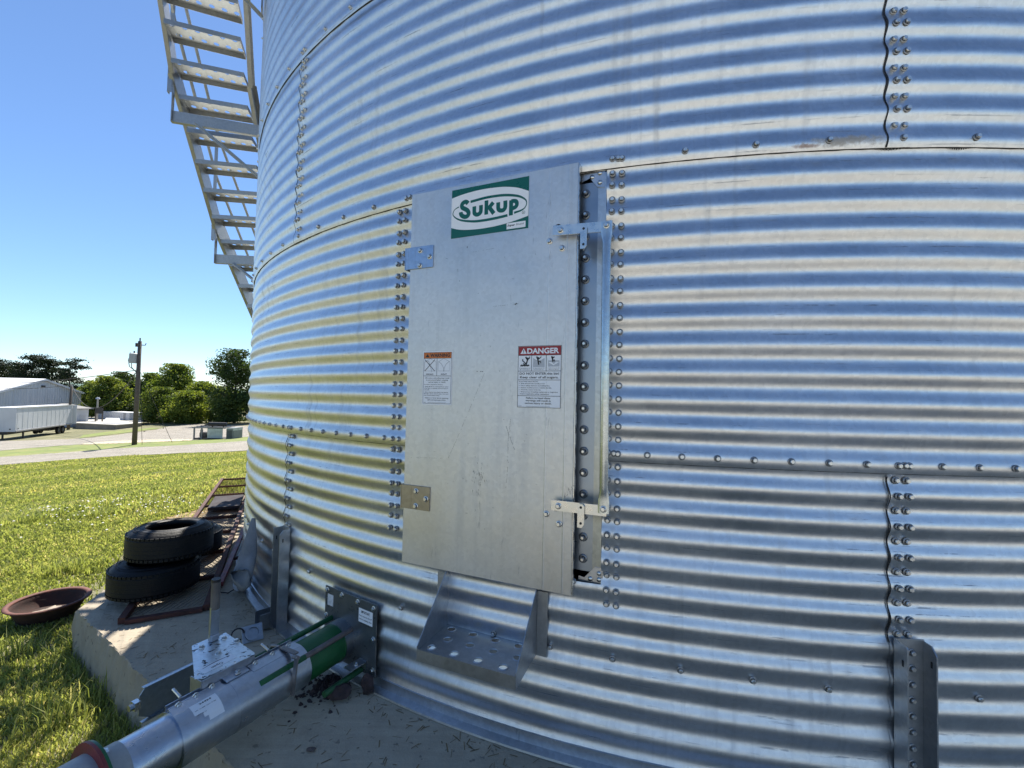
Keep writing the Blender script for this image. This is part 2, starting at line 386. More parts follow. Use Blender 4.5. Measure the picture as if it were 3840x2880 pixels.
def concrete_mat():
    m, nt, N, L, b = new_mat('weathered_concrete'); v = tex_coord(N, L)
    n1 = noise(N, L, v, 1.3, 6, .65); n2 = noise(N, L, v, 7, 6, .7); n3 = noise(N, L, v, 90, 3)
    bv = tex_coord(N, L, (3, 40, 3)); brush = noise(N, L, bv, 1.0, 4, .6)
    c = ramp(N, L, n1, [(.25, (.33, .275, .20)), (.6, (.43, .365, .27)), (.8, (.50, .43, .32))])
    c = mixc(N, L, ramp(N, L, n2, [(.5, (0, 0, 0)), (.75, (.55,) * 3)]), c, (.27, .22, .16))
    c = mixc(N, L, 1.0, c, ramp(N, L, brush, [(.25, (.88,) * 3), (.75, (1.06,) * 3)]), 'MULTIPLY')
    mu = N.new('ShaderNodeTexVoronoi'); mu.feature = 'DISTANCE_TO_EDGE'; mu.inputs['Scale'].default_value = .9; wv = N.new('ShaderNodeVectorMath'); wv.operation = 'ADD'; L.new(v, wv.inputs[0]); nz = N.new('ShaderNodeTexNoise'); nz.inputs['Scale'].default_value = 4; L.new(v, nz.inputs['Vector']); sc2 = N.new('ShaderNodeVectorMath'); sc2.operation = 'SCALE'; sc2.inputs['Scale'].default_value = .5; L.new(nz.outputs['Color'], sc2.inputs[0]); L.new(sc2.outputs[0], wv.inputs[1]); L.new(wv.outputs[0], mu.inputs['Vector'])
    c = mixc(N, L, ramp(N, L, mu.outputs['Distance'], [(.0, (.0,) * 3), (.006, (0, 0, 0))]), c, (.10, .085, .07))
    c = mixc(N, L, ramp(N, L, noise(N, L, v, .8, 3), [(.5, (0, 0, 0)), (.75, (.4,) * 3)]), c, (.20, .15, .10))
    sp = noise(N, L, v, 30, 2); c = mixc(N, L, ramp(N, L, sp, [(.655, (0, 0, 0)), (.70, (.55,) * 3)]), c, (.09, .075, .065))
    L.new(c, b.inputs['Base Color']); b.inputs['Roughness'].default_value = .9
    bump(N, L, b, math_node(N, L, 'ADD', n3, math_node(N, L, 'MULTIPLY', n2, 1.5)), .35, .006); return m
M_GROUND = ground_mat()
M_ROAD = gravel_mat('gravel', (.285, .26, .22), (.40, .365, .31))
M_APRON = gravel_mat('pale_gravel', (.40, .375, .32), (.52, .485, .41))
M_SAND = gravel_mat('pale_sand', (.50, .42, .30), (.62, .53, .39), 12)
M_DIRT = gravel_mat('dry_straw_soil', (.26, .19, .10), (.42, .32, .19), 22)
M_CONC = concrete_mat()

def sheet_grid(name, X, Y, Z, mat, **kw):
    ny, nx = X.shape; mb = MB(); mb.v = list(map(tuple, np.c_[X.ravel(), Y.ravel(), Z.ravel()].tolist()))
    mb.f = [(j * nx + i, j * nx + i + 1, (j + 1) * nx + i + 1, (j + 1) * nx + i) for j in range(ny - 1) for i in range(nx - 1)]
    return mb.build(name, mat, None, True)
u = np.linspace(-1, 1, 190)
gx = 10 + 1750 * np.sinh(6.2 * u) / np.sinh(6.2) - 20 * (1 - u * u); gy = 25 + 1750 * np.sinh(6.2 * u) / np.sinh(6.2)
GX, GY = np.meshgrid(gx, gy); gnd = sheet_grid('ground', GX, GY, ground(GX, GY), M_GROUND); tag(gnd, kind='structure')

def ruled(name, up, lo, mat, dz, n=60, m=8, px=True, jit=0.):
    def line(pts):
        w = [on_ground(*p) for p in pts] if px else [Vector((*p, 0)) for p in pts]
        seg = np.r_[0, np.cumsum([(w[i + 1] - w[i]).length for i in range(len(w) - 1)])]; seg /= seg[-1]
        t = np.linspace(0, 1, n)
        return np.interp(t, seg, [p.x for p in w]), np.interp(t, seg, [p.y for p in w])
    ax, ay = line(up); bx, by = line(lo)
    t = np.linspace(0, 1, m)[:, None]
    X = ax[None] * (1 - t) + bx[None] * t; Y = ay[None] * (1 - t) + by[None] * t
    if jit:
        for r_ in (0, -1): X[r_] += RNG.normal(0, jit, n); Y[r_] += RNG.normal(0, jit, n)
    return tag(sheet_grid(name, X, Y, ground(X, Y) + dz, mat), kind='structure')
ruled('gravel_road', [(-160, 1003), (0, 987.5), (125, 979), (250, 969), (375, 963), (535, 952.5), (640, 945)],
      [(-160, 1022), (0, 1005), (125, 995), (250, 986), (375, 980), (535, 974), (640, 968)], M_ROAD, .018, jit=.12)
ruled('gravel_yard', [(-160, 966), (0, 953), (150, 949), (230, 942), (287, 935), (340, 928), (365, 921), (420, 916), (535, 921), (640, 919)],
      [(-160, 986), (0, 974), (90, 966), (175, 960), (290, 956), (415, 951), (535, 944), (640, 938)], M_ROAD, .018, m=14, jit=.25)
M_VERGE = plain('verge_grass', (.17, .21, .05), .95, 0., .35, 1.4, .6, dist=.04, dirt=(.27, .25, .09), dirt_amt=.7, dscale=.35)
ruled('grass_verge', [(-160, 986), (0, 974), (90, 966), (175, 960), (290, 956), (415, 951), (535, 944), (640, 938)], [(-160, 1003), (0, 987.5), (125, 979), (250, 969), (375, 963), (535, 952.5), (640, 945)], M_VERGE, .008)
ruled('sand_strip', [(182, 958.5), (250, 953), (330, 950), (414, 949)], [(175, 961), (250, 958.5), (330, 955.5), (415, 952)], M_SAND, .03, jit=.15)
ruled('dry_verge', [(180, 940), (230, 933), (260, 930), (300, 927), (330, 924)], [(170, 947), (225, 940.5), (260, 936.5), (300, 931), (345, 926)], M_VERGE, .03)
ruled('bare_soil', [(300, 1142), (360, 1118), (430, 1100), (480, 1085), (545, 1068)], [(296, 1150), (360, 1136), (430, 1122), (490, 1108), (545, 1095)], M_DIRT, .012, jit=.05)
ruled('gravel_apron', [(-30, -14), (-9, -6), (-4, -2.2), (-2.0, -.4), (1.5, .3), (8, -.1), (14, 1.5), (30, 3)], [(-30, -60), (-20, -60), (-10, -60), (0, -60), (10, -60), (25, -60), (30, -60), (45, -60)], M_APRON, .03, n=50, m=40, px=False, jit=.1)

# concrete pad: a ten-sided slab with a chipped edge
c0 = Vector((-2.62, 2.78)); c1 = c0 + Vector((math.cos(rad(-34.4)), math.sin(rad(-34.4)))) * 3.27
pad_poly = [c0, c1]
a0 = math.atan2(c0.y - BY, c0.x - BX)
for k in range(2, 10):
    a = a0 + k * rad(36); pad_poly.append(Vector((BX + 5.29 * math.cos(a), BY + 5.29 * math.sin(a))))
edge = []
for k in range(10):
    p, q = pad_poly[k], pad_poly[(k + 1) % 10]; near = k in (0, 9); ns = 160 if near else 6
    for i in range(ns):
        w = p.lerp(q, i / ns); n = Vector((w.x - BX, w.y - BY)).normalized()
        edge.append((w, n, near))
pm = MB(); prof = [(-.007, 0.0), (-.002, -.004), (0.0, -.014), (.008, -.10), (.016, -.18), (.02, -.7)]
ne = len(edge)
for j, (off, z) in enumerate(prof):
    for (w, n, near) in edge:
        amp = (.002, .004, .004, .006, .006, .004)[j] if near else 0
        o = off + random.gauss(0, amp) - (abs(random.gauss(0, .010)) if near and j in (1, 2) and random.random() < .18 else 0)
        pm.v.append((w.x + n.x * o, w.y + n.y * o, z + (random.gauss(0, .002) if near and j > 0 else 0)))
for j in range(len(prof) - 1):
    for i in range(ne): pm.f.append((j * ne + i, (j + 1) * ne + i, (j + 1) * ne + (i + 1) % ne, j * ne + (i + 1) % ne))
pm.f.append(tuple(range(ne)))
pad = pm.build('concrete_pad', M_CONC, None, True, flat_angle=35); tag(pad, kind='structure')
def in_pad(x, y, grow=0.):
    x = np.asarray(x); y = np.asarray(y); ins = np.ones(x.shape, bool)
    for k in range(10):
        p, q = pad_poly[k], pad_poly[(k + 1) % 10]; e = (q - p).normalized(); nx_, ny_ = e.y, -e.x
        ins &= ((x - p.x) * nx_ + (y - p.y) * ny_) < grow
    return ins

# ------------------------------------------------------------------ grain bin
PIT = .1016; RING = 11 * PIT; AMP = .0066
def wave(z): return AMP * math.cos(2 * math.pi * (z / PIT - .28))
bin_ = thing('grain_bin', (BX, BY, 0), 'large round corrugated galvanised steel grain bin filling the right of the picture', 'grain bin')
DOOR_A, DOOR_B = -29.0, -17.2
def wall_sheet(t0, t1, k, fine=True, holes=(), lap=True):
    z0 = k * RING; z1 = z0 + RING + .30 * PIT
    if k == 0: z0 = .004
    nz = int(round((z1 - z0) / PIT * (14 if fine else 4))); zs = sorted(set([z0 + (z1 - z0) * i / nz for i in range(nz + 1)] + [h[2] for h in holes if z0 < h[2] < z1] + [h[3] for h in holes if z0 < h[3] < z1]))
    nt = max(2, int((t1 - t0) / (.75 if fine else 3.0))); ts = sorted(set([t0 + (t1 - t0) * i / nt for i in range(nt + 1)] + [h[0] for h in holes if t0 < h[0] < t1] + [h[1] for h in holes if t0 < h[1] < t1]))
    vs = []; uv = []; 
    for jz, z in enumerate(zs):
        rz = R0 + wave(z) + .0030 * (1 - 2 * (z - k * RING) / RING)
        for t in ts:
            s = (t - t0) / (t1 - t0); r = rz + (.0022 * max(0, 1 - s * 25) - .0010 * max(0, 1 - (1 - s) * 25) if lap else 0)
            r += .00055 * math.sin(t * 1.9 + 3.1 * math.sin(z * 2.3 + k)) * math.sin(z * 7.7 + t * .31) + .0005 * math.sin(t * 4.3 + z * 3.9 + 2 * k) * math.sin(z * 19 - t * .8)
            vs.append((BX + r * math.sin(rad(t)), BY - r * math.cos(rad(t)), z)); uv.append((R0 * rad(t), z))
    m = len(ts); fs = []
    for j in range(len(zs) - 1):
        zc = (zs[j] + zs[j + 1]) / 2
        for i in range(m - 1):
            tc = (ts[i] + ts[i + 1]) / 2
            if any(h[0] < tc < h[1] and h[2] < zc < h[3] for h in holes): continue
            fs.append((j * m + i, j * m + i + 1, (j + 1) * m + i + 1, (j + 1) * m + i))
    mb = MB(); mb.v = vs; mb.f = fs; o = mb.build('wall_sheet', M_SHEET, bin_, True)
    lay = o.data.uv_layers.new(name='UVMap'); li = np.empty(len(o.data.loops), np.int32); o.data.loops.foreach_get('vertex_index', li)
    lay.data.foreach_set('uv', np.array(uv, np.float32)[li].ravel()); return o
SW = 37.35
SEAM_O = -4.9                                        # left edge of the sheet right of the seam, rings 1, 3, 5
NR = 5
holes = [(DOOR_A + .6, DOOR_B, .655, 2 * RING - .002)]
for k in range(NR):
    s0 = SEAM_O if k % 2 == 0 else SEAM_O - SW / 2
    nsh = 10
    for i in range(-6, 4):
        a = s0 + i * (SW if i > -3 and i < 2 else SW); b = a + SW + 1.3
        if i == -6: b = s0 + (i + 1) * SW + 1.3; a = b - 1.3 - (360 - 9 * SW)
        vis = (b > -78 and a < 22) and k < 5
        wall_sheet(a, b, k, vis, holes if k < 2 else ())
# roof
rf = MB(); rp = [(R0 + .06, NR * RING - .02), (R0 + .02, NR * RING + .05), (.5, NR * RING + 2.35), (.5, NR * RING + 2.5), (.02, NR * RING + 2.55)]
rf.lathe(rp, 60, Matrix.Translation((BX, BY, 0))); rf.build('roof', M_GALVD, bin_, False)
# base angle with its lip on the pad
bf = MB(); prof = [(R0 - .004, .052), (R0 + .010, .050), (R0 + .012, .012), (R0 + .050, .010), (R0 + .052, .003), (R0 - .004, .002)]
bf.lathe([(r, z) for r, z in prof], 110, Matrix.Translation((BX, BY, 0)), False, rad(-90 - 80), rad(-90 + 25))
bf.build('base_angle', M_GALV, bin_, True, flat_angle=30)
# black sealant squeezed out at the sheet edges
def sealant(t, z0, z1, w):
    mb = MB(); n = int((z1 - z0) / .006); L_ = []; 
    for i in range(n + 1):
        z = z0 + (z1 - z0) * i / n; r = R0 + wave(z) + .0042; ww = w * (.55 + .45 * math.sin(z * 41 + t) * math.sin(z * 13.7)) + .0012
        dt = math.degrees(ww / R0); sh = math.degrees(.0012 * math.sin(2 * math.pi * z / PIT) / R0)
        p, q = wall(t - dt + sh, r, z), wall(t + sh + .02, r, z); p2 = wall(t - dt / 2 + sh, r + .0022, z); mb.v += [tuple(p), tuple(p2), tuple(q)]
    mb.f = [f for i in range(n) for f in ((3 * i, 3 * i + 1, 3 * i + 4, 3 * i + 3), (3 * i + 1, 3 * i + 2, 3 * i + 5, 3 * i + 4))]
    mb.build('sealant_bead', M_SEAL, bin_, True)
sealant(SEAM_O, 2 * RING, 3 * RING, .0055); sealant(SEAM_O, .56, RING - .01, .0032)
sealant(SEAM_O - SW, 2 * RING, 3 * RING, .005); sealant(SEAM_O - SW, .57, RING - .01, .006)
def lap_line(t0, t1, z):
    mb = MB(); n = int((t1 - t0) * 2)
    for i in range(n + 1):
        t = t0 + (t1 - t0) * i / n; w = .0022 + .0012 * math.sin(t * 5.1) * math.sin(t * 1.7); mb.v += [tuple(wall(t, R0 + wave(z) + .0012, z + .0002)), tuple(wall(t, R0 + wave(z) - .0012, z - w))]
    mb.f = [(2 * i, 2 * i + 1, 2 * i + 3, 2 * i + 2) for i in range(n)]; mb.build('lap_seal', M_SEAL, bin_, True)
lap_line(-80, DOOR_A, RING); lap_line(DOOR_B, 25, RING); lap_line(-80, 25, 2 * RING); lap_line(-80, 25, 3 * RING); lap_line(-80, 25, 4 * RING)
def seam_gunk(t0, t1, z, w):
    mb = MB(); n = 40
    for i in range(n + 1):
        t = t0 + (t1 - t0) * i / n; ww = w * max(0.05, math.sin(math.pi * i / n)) * (.7 + .5 * math.sin(i * 1.9))
        mb.v += [tuple(wall(t, R0 + wave(z) + .003, z + .001)), tuple(wall(t, R0 + wave(z - ww) + .0015, z - ww))]
    mb.f = [(2 * i, 2 * i + 1, 2 * i + 3, 2 * i + 2) for i in range(n)]; mb.build('sealant_bead', M_SEAL, bin_)
for a, b, w in ((-5.6, -3.9, .007), (-2.4, -1.2, .008), (-44, -38, .006)): seam_gunk(a, b, 2 * RING, w)
# ---- bolts
def bolt_mesh(hr, hh, wr, wh, n=6, dome=False, name='bolt'):
    mb = MB()
    mb.lathe([(0.0, 0), (wr, 0), (wr * .97, wh * .6), (wr * .72, wh), (hr * 1.12, wh)], 14)
    mb.v = mb.v; k = n
    vs = [(hr * math.cos(2 * math.pi * i / k), hr * math.sin(2 * math.pi * i / k), z) for z in (wh * .8, wh + hh * .82) for i in range(k)] + [(hr * .82 * math.cos(2 * math.pi * i / k), hr * .82 * math.sin(2 * math.pi * i / k), wh + hh) for i in range(k)]
    fs = [(i, (i + 1) % k, k + (i + 1) % k, k + i) for i in range(k)] + [(k + i, k + (i + 1) % k, 2 * k + (i + 1) % k, 2 * k + i) for i in range(k)] + [tuple(2 * k + i for i in range(k))]
    mb.add(vs, fs); me = bpy.data.meshes.new(name); me.from_pydata(mb.v, [], mb.f); me.update(); return me
BM = bolt_mesh(.0080, .0082, .0126, .0036); BM.materials.append(M_BOLT); BM.materials.append(plain('washer_rubber', (.30, .30, .30), .45, .8, .2, 40, 0)); BM.polygons.foreach_set('material_index', [1 if i < 56 else 0 for i in range(len(BM.polygons))])
spots = []
def skip_door(t, z): return DOOR_A - .05 < t < DOOR_B + .3 and .6 < z < 2.29
def rb(z): return R0 + wave(z) + .003
for t in np.arange(-4.262 - 3.095 * 24, 12, 3.095):
    for k in (2, 3, 4):
        z = (11 * k + .29) * PIT
        if not (k == 2 and DOOR_A + .3 < t < DOOR_B): spots.append((t, z))
for t in np.arange(-4.276 - 1.5475 * 46, 10, 1.5475):
    if not skip_door(t, 11.29 * PIT): spots.append((t, 11.29 * PIT))
for t in np.arange(-16.6 - 3.09 * 14, 10, 3.09):
    if abs(t + 4.24) < 1.2 or -35.6 < t < -30.4 or abs(t + 41.4) < 1.4: continue
    spots.append((t, .388))
for base in (SEAM_O, SEAM_O - SW):
    for k in (0, 2):
        for j in range(22):
            z = (11 * k + .78 + .5 * j) * PIT
            if k == 0 and z < .57: continue
            for dt in (.36, .80): spots.append((base + dt, z))
for j in range(33):
    z = (6.28 + .5 * j) * PIT
    if z < 2.275:
        for t in (-16.93, -16.47): spots.append((t, z + (0 if t > -16.6 else .003)))
    if .70 < z < 2.25:
        off = .16 if j % 2 else 0.
        for t in (-29.38 - off, -29.86 - off): spots.append((t, z))
for t, z in ((-18.55, .655), (-16.93, .585), (-16.47, .583), (-29.3, 2.262)): spots.append((t, z))
def facing(t, z):
    p = wall(t, rb(z), z); v = Vector((0, 0, EYE)) - p; n = Vector((math.sin(rad(t)), -math.cos(rad(t)), 0)); return v.normalized().dot(n), v.length
cand = sorted(spots, key=lambda s: facing(*s)[1] if facing(*s)[0] > -.05 else 99)
LIMIT = 292; rest = MB(); bv = [tuple(v.co) for v in BM.vertices]; bfs = [tuple(p.vertices) for p in BM.polygons]
for i, (t, z) in enumerate(cand):
    n = Vector((math.sin(rad(t)), -math.cos(rad(t)), -(-AMP * 2 * math.pi / PIT * math.sin(2 * math.pi * (z / PIT - .28))) * .6)); m = align(wall(t, rb(z), z), n) @ Matrix.Rotation(random.uniform(0, 1), 4, 'Z')
    m = m @ Matrix.Diagonal((1, 1, random.uniform(.85, 1.2), 1))
    if i < LIMIT: inst(BM, 'bolt', m, bin_)
    else: rest.add(bv, bfs, m)
tag(rest.build('bolt_row', M_BOLT, bin_), kind='stuff')

# ---- stiffeners at the foot of the wall
def stiffener(tc, foot):
    F = frame(tc, R0 + .010); h = .575
    mb = MB(); W, D, T = .092, .056, .0045
    mb.box((0, T / 2, h / 2 + .004), (W, T, h), F)
    o = mb.build('stiffener', M_GALVD, bin_)
    for sx in (-1, 1):
        fl = MB(); poly = [(T + .0005, .004), (D, .004), (D, h - (.006 if sx < 0 else .024)), (D - (.004 if sx < 0 else .02), h), (T + .0005, h)]
        x0 = sx * (W / 2 - T / 2)
        vs = [(x0 + e * T / 2, y, z) for e in (-1, 1) for y, z in poly]; n = len(poly)
        fs = [tuple(range(n)), tuple(range(n, 2 * n))[::-1]] + [(i, n + i, n + (i + 1) % n, (i + 1) % n) for i in range(n)]
        fl.add(vs, fs, F); fl.build('flange', M_GALVD, o)
        sl = MB()
        for s_ in (-1, 1):
            sl.box((x0 + s_ * (T / 2 + .0006), D - .018, h - .058), (.0012, .006, .02), F)
        sl.build('slot', M_DARK, o)
    zs = [(.28 + .5 * j) * PIT for j in range(12)]
    for j, z in enumerate(zs):
        if .03 < z < h - .02:
            inst(BM, 'bolt', F @ Matrix.Translation((.006, T, z)) @ Matrix.Rotation(-math.pi / 2, 4, 'X'), o)
    if foot:
        fb = MB(); fb.box((-.088, .055, .0115), (.075, .105, .005), F); fb.box((-.124, .055, .055), (.004, .105, .08), F); fb.box((-.088, .004 + .001, .055), (.075, .004, .08), F); fb.box((-.0505, .055, .055), (.004, .105, .08), F)
        fb.build('anchor_foot', M_GALVD, o)
        inst(BM, 'bolt', F @ Matrix.Translation((-.1, .008, .075)) @ Matrix.Rotation(-math.pi / 2, 4, 'X'), o)
stiffener(-4.18, False); stiffener(-41.55, True)

# ---- door, frame, latch
TD = (-28.95 - 18.55) / 2; DPL = (R0 + .036) * math.cos(rad(5.2))
FD = frame(TD, DPL)                                   # local: t, n (0 = door face), z
n_d = np.array([math.sin(rad(TD)), -math.cos(rad(TD)), 0]); p_d = np.array([BX, BY, 0]) + n_d * DPL
FDi = FD.inverted()
def dl(px, py, off=0.):
    """photo pixel -> door-local (t, z) on the plane off in front of the door face"""
    q = FDi @ at_plane(px, py, p_d + n_d * off, n_d); return q.x, q.z
tl, tr, br, bl = dl(887, 420), dl(1245, 351), dl(1239, 1289), dl(870, 1216)
dx0 = (tl[0] + bl[0]) / 2; dx1 = (tr[0] + br[0]) / 2; dz0 = (bl[1] + br[1]) / 2; dz1 = (tl[1] + tr[1]) / 2
door = MB(); TH = .020
door.bevbox(((dx0 + dx1) / 2, -TH / 2, (dz0 + dz1) / 2), (dx1 - dx0, TH, dz1 - dz0), .003, FD)
door_o = door.build('door', M_DOOR, bin_)
# shallow folded stiffening ribs and an overlapped edge strip
for px in (1181, 1222):
    t = dl(px, 800)[0]; mb = MB(); mb.add([(t - .004, .0002, dz0 + .003), (t, .0016, dz0 + .003), (t + .004, .0002, dz0 + .003), (t - .004, .0002, dz1 - .003), (t, .0016, dz1 - .003), (t + .004, .0002, dz1 - .003)], [(0, 1, 4, 3), (1, 2, 5, 4)], FD)
    mb.build('fold_line', M_DOOR, door_o)
mb = MB(); mb.box((dx1 + .0018, -.010, (dz0 + dz1) / 2), (.0032, .018, dz1 - dz0 - .006), FD); mb.build('edge_strip', M_ZINC, door_o)
# dark scratches and rubbed marks on the panel
sc = MB()
def scratch(pts, w):
    q = [dl(*p) for p in pts]
    segs = []
    for (a, b) in zip(q[:-1], q[1:]):
        ln = math.hypot(b[0] - a[0], b[1] - a[1]); k = max(1, int(ln / .007))
        for i in range(k):
            if k == 1 or random.random() < .68: segs.append(((a[0] + (b[0] - a[0]) * i / k + random.gauss(0, .0004), a[1] + (b[1] - a[1]) * i / k), (a[0] + (b[0] - a[0]) * (i + random.uniform(.5, 1)) / k + random.gauss(0, .0004), a[1] + (b[1] - a[1]) * (i + random.uniform(.6, 1)) / k)))
    for (a, b) in segs:
        d = Vector((b[0] - a[0], b[1] - a[1])).normalized(); n = Vector((-d.y, d.x)) * w / 2
        sc.add([(a[0] + n.x, .0006, a[1] + n.y), (a[0] - n.x, .0006, a[1] - n.y), (b[0] - n.x, .0006, b[1] - n.y), (b[0] + n.x, .0006, b[1] + n.y)], [(0, 1, 2, 3)], FD)
scratch([(1046, 806), (1040, 822), (1012, 890), (984, 955), (968, 990)], .0008); scratch([(1030, 802), (1052, 803)], .0026); scratch([(1088, 905), (1100, 940), (1112, 972)], .0013)
scratch([(1103, 905), (1098, 950), (1096, 1020), (1092, 1062)], .0009); scratch([(885, 988), (960, 990)], .0008); scratch([(1066, 662), (1120, 656)], .0009); scratch([(1112, 658), (1117, 655)], .004)
scratch([(1008, 540), (1011, 528)], .003); scratch([(1020, 545), (1070, 536)], .0007)
for i in range(46):
    x, y = random.gauss(1028, 12), random.gauss(1030, 20); l = random.uniform(3, 11); scratch([(x, y), (x + 1, y + l)], random.uniform(.0004, .0012))
for i in range(60):
    x, y = random.uniform(930, 1160), random.uniform(520, 1150); l = random.uniform(1, 6); a = random.choice((0, 1, 1)); scratch([(x, y), (x + (l if a == 0 else .7), y + (l if a else .7))], random.uniform(.0004, .0012))
for i in range(16):
    x = random.uniform(1218, 1243); y = 1078 - (x - 1212) * random.uniform(.2, 1.2); scratch([(x, y), (x + random.uniform(-2, 3), y - random.uniform(2, 9))], .0012)
tag(sc.build('scuff_marks', plain('scuff_dark', (.10, .095, .09), .7, .1, .2, 30, 0), door_o), kind='stuff')
# hinges
BMs = bolt_mesh(.0085, .008, .0125, .003)
BMs.materials.append(M_ZINC)
def door_bolt(px, py, off, parent, mesh=BMs):
    t, z = dl(px, py, off); return inst(mesh, 'bolt', FD @ Matrix.Translation((t, off, z)) @ Matrix.Rotation(-math.pi / 2, 4, 'X'), parent)
M_HINGE1 = galv('hinge_zinc', (.45, .52, .62), .3, scuff=.4); M_HINGE2 = galv('hinge_weathered', (.40, .36, .29), .42, scuff=.8, streak=.1)
for (a, b, c, d, mt, bolts) in (((876, 536), (936, 529), (935, 577), (877, 583), M_HINGE1, ((908, 541), (928, 554), (907, 573))),
                                ((867, 1046), (929, 1052), (927, 1103), (867, 1098), M_HINGE2, ((899, 1061), (920, 1078), (898, 1093)))):
    q = [dl(*p, .004) for p in (a, b, c, d)]; x0 = (q[0][0] + q[3][0]) / 2; x1 = (q[1][0] + q[2][0]) / 2; z0 = (q[2][1] + q[3][1]) / 2; z1 = (q[0][1] + q[1][1]) / 2
    mb = MB(); mb.bevbox(((x0 + x1) / 2, .0026, (z0 + z1) / 2), (x1 - x0, .004, z1 - z0), .001, FD); xf = x0 + (x1 - x0) * .35
    mb.box((xf, .0049, (z0 + z1) / 2), (.0016, .0008, z1 - z0 - .002), FD)
    mb.box((x0 - .002, -.02, (z0 + z1) / 2), (.004, .05, z1 - z0), FD)
    h = mb.build('hinge', mt, door_o)
    for p in bolts: door_bolt(*p, .0046, door_o)
for p in ((1187, 521), (1214, 536), (1180, 1110), (1207, 1132)): door_bolt(*p, .001, door_o)
# latch: two flat bars, guide clips, and the long rod between them
def flat_bar(a, b, w, th, off, name, mat, parent):
    (x0, z0), (x1, z1) = dl(*a, off), dl(*b, off); mb = MB()
    mb.beam(Vector((x0, off, z0)), Vector((x1, off, z1)), th, w, (0, 0, 1), FD); return mb.build(name, mat, parent)
rod_t, rod_b = dl(1310, 486, .055), dl(1303, 1100, .055)
for (a, b, pv, clip0, clip1) in (((1195, 498.5), (1314, 489), (1211, 497), (1261, 487), (1261, 537)), ((1191, 1090.5), (1310, 1104), (1206, 1093), (1255, 1089), (1254, 1140))):
    flat_bar(a, b, .038, .006, .034, 'latch_bar', M_ZINC, door_o)
    door_bolt(*pv, .0372, door_o)
    mb = MB(); t, z = dl(*pv, 0.); mb.tube([FD @ Vector((t, .0, z)), FD @ Vector((t, .031, z))], .013, 12); mb.build('spacer', M_DARK, door_o)
    (cx0, cz0), (cx1, cz1) = dl(*clip0, .044), dl(*clip1, .044); w = .0125
    poly = [(-w, cz1), (w * .3, cz1), (w, cz1 + .012), (w, cz0 - .008), (w * .5, cz0), (-w * .6, cz0), (-w, cz0 - .006)]
    mb = MB(); vs = [(cx0 + p, y, z) for y in (.0405, .0455) for p, z in poly]; n = len(poly)
    mb.add(vs, [tuple(range(n))[::-1], tuple(range(n, 2 * n))] + [(i, (i + 1) % n, n + (i + 1) % n, n + i) for i in range(n)], FD)
    mb.box((cx0 - w + .002, .018, (cz0 + cz1) / 2 - .012), (.004, .044, (cz0 - cz1) * .5), FD)
    cl = mb.build('guide_clip', M_ZINC, door_o)
    for zz in (cz0 - .012, cz1 + .016):
        mb = MB(); mb.tube([(cx0, .0456, zz), (cx0, .0462, zz)], .0048, 10, True, FD); mb.build('hole', M_DARK, cl)
rodm = MB(); xt, zt = rod_t; xb, zb = rod_b
N_ = 16; secs = [(zt + .016, .0205, .006), (zt - .03, .0205, .0065), (zt - .055, .017, .010), (zt - .075, .0162, .0162), (zb + .075, .0162, .0162), (zb + .055, .017, .010), (zb + .03, .0205, .0065), (zb - .016, .0205, .006)]
vs = []
for (z, a, b) in secs:
    x = xb + (xt - xb) * (z - zb) / (zt - zb)
    for k in range(N_):
        an = 2 * math.pi * k / N_; ca, sa = math.cos(an), math.sin(an); e = .45 if a > .018 else 1.0
        vs.append((x + a * math.copysign(abs(ca) ** e, ca), .0475 + b * math.copysign(abs(sa) ** e, sa), z))
fs = [(i * N_ + k, (i + 1) * N_ + k, (i + 1) * N_ + (k + 1) % N_, i * N_ + (k + 1) % N_) for i in range(len(secs) - 1) for k in range(N_)] + [tuple(range(N_)), tuple((len(secs) - 1) * N_ + k for k in range(N_))[::-1]]
rodm.add(vs, fs, FD); rod = rodm.build('latch_rod', galv('rod_zinc', (.55, .60, .62), .22, scuff=.15, streak=.5), door_o, True, flat_angle=40)
for (x, z) in ((xt, zt), (xb, zb)):
    inst(BMs, 'bolt', FD @ Matrix.Translation((x, .0536, z)) @ Matrix.Rotation(-math.pi / 2, 4, 'X'), door_o)
# frame: jambs and the closing board seen beside the door
JN = -.062
e_t = (FDi @ wall(DOOR_B - .02, R0 - .004, 1.4)).x; e_l = (FDi @ wall(DOOR_A + .7, R0 - .004, 1.4)).x
fr = MB(); fz0, fz1 = .66, 2.228
fr.add([(e_t - .034, JN + .004, fz0), (e_t, JN + .010, fz0), (e_t, JN + .010, fz1), (e_t - .034, JN + .004, fz1), (e_t - .034, JN - .002, fz0), (e_t, JN + .004, fz0), (e_t, JN + .004, fz1), (e_t - .034, JN - .002, fz1)], [(0, 1, 2, 3), (7, 6, 5, 4), (0, 4, 5, 1), (2, 6, 7, 3), (1, 5, 6, 2), (3, 7, 4, 0)], FD)
frame_o = fr.build('door_frame', M_GALV, bin_)
jb = MB(); jx0 = e_t - .034 - .17; jb.box(((jx0 + e_t - .0342) / 2, JN, (fz0 + fz1) / 2), (e_t - .0342 - jx0, .005, fz1 - fz0 - .06), FD); jb.build('jamb_plate', plain('jamb_steel', (.33, .37, .42), .35, .9, .12, 6, .05), frame_o)
lb = MB(); lb.box((e_l + .09, JN, (fz0 + fz1) / 2), (.18, .005, fz1 - fz0), FD); lb.build('jamb_plate', M_GALVD, frame_o)
bk = MB(); bk.box(((e_l + .18 + jx0) / 2, JN - .03, (fz0 + fz1) / 2), (jx0 - e_l - .18 + .02, .01, fz1 - fz0), FD); bk.build('inner_panel', M_GALVD, frame_o)
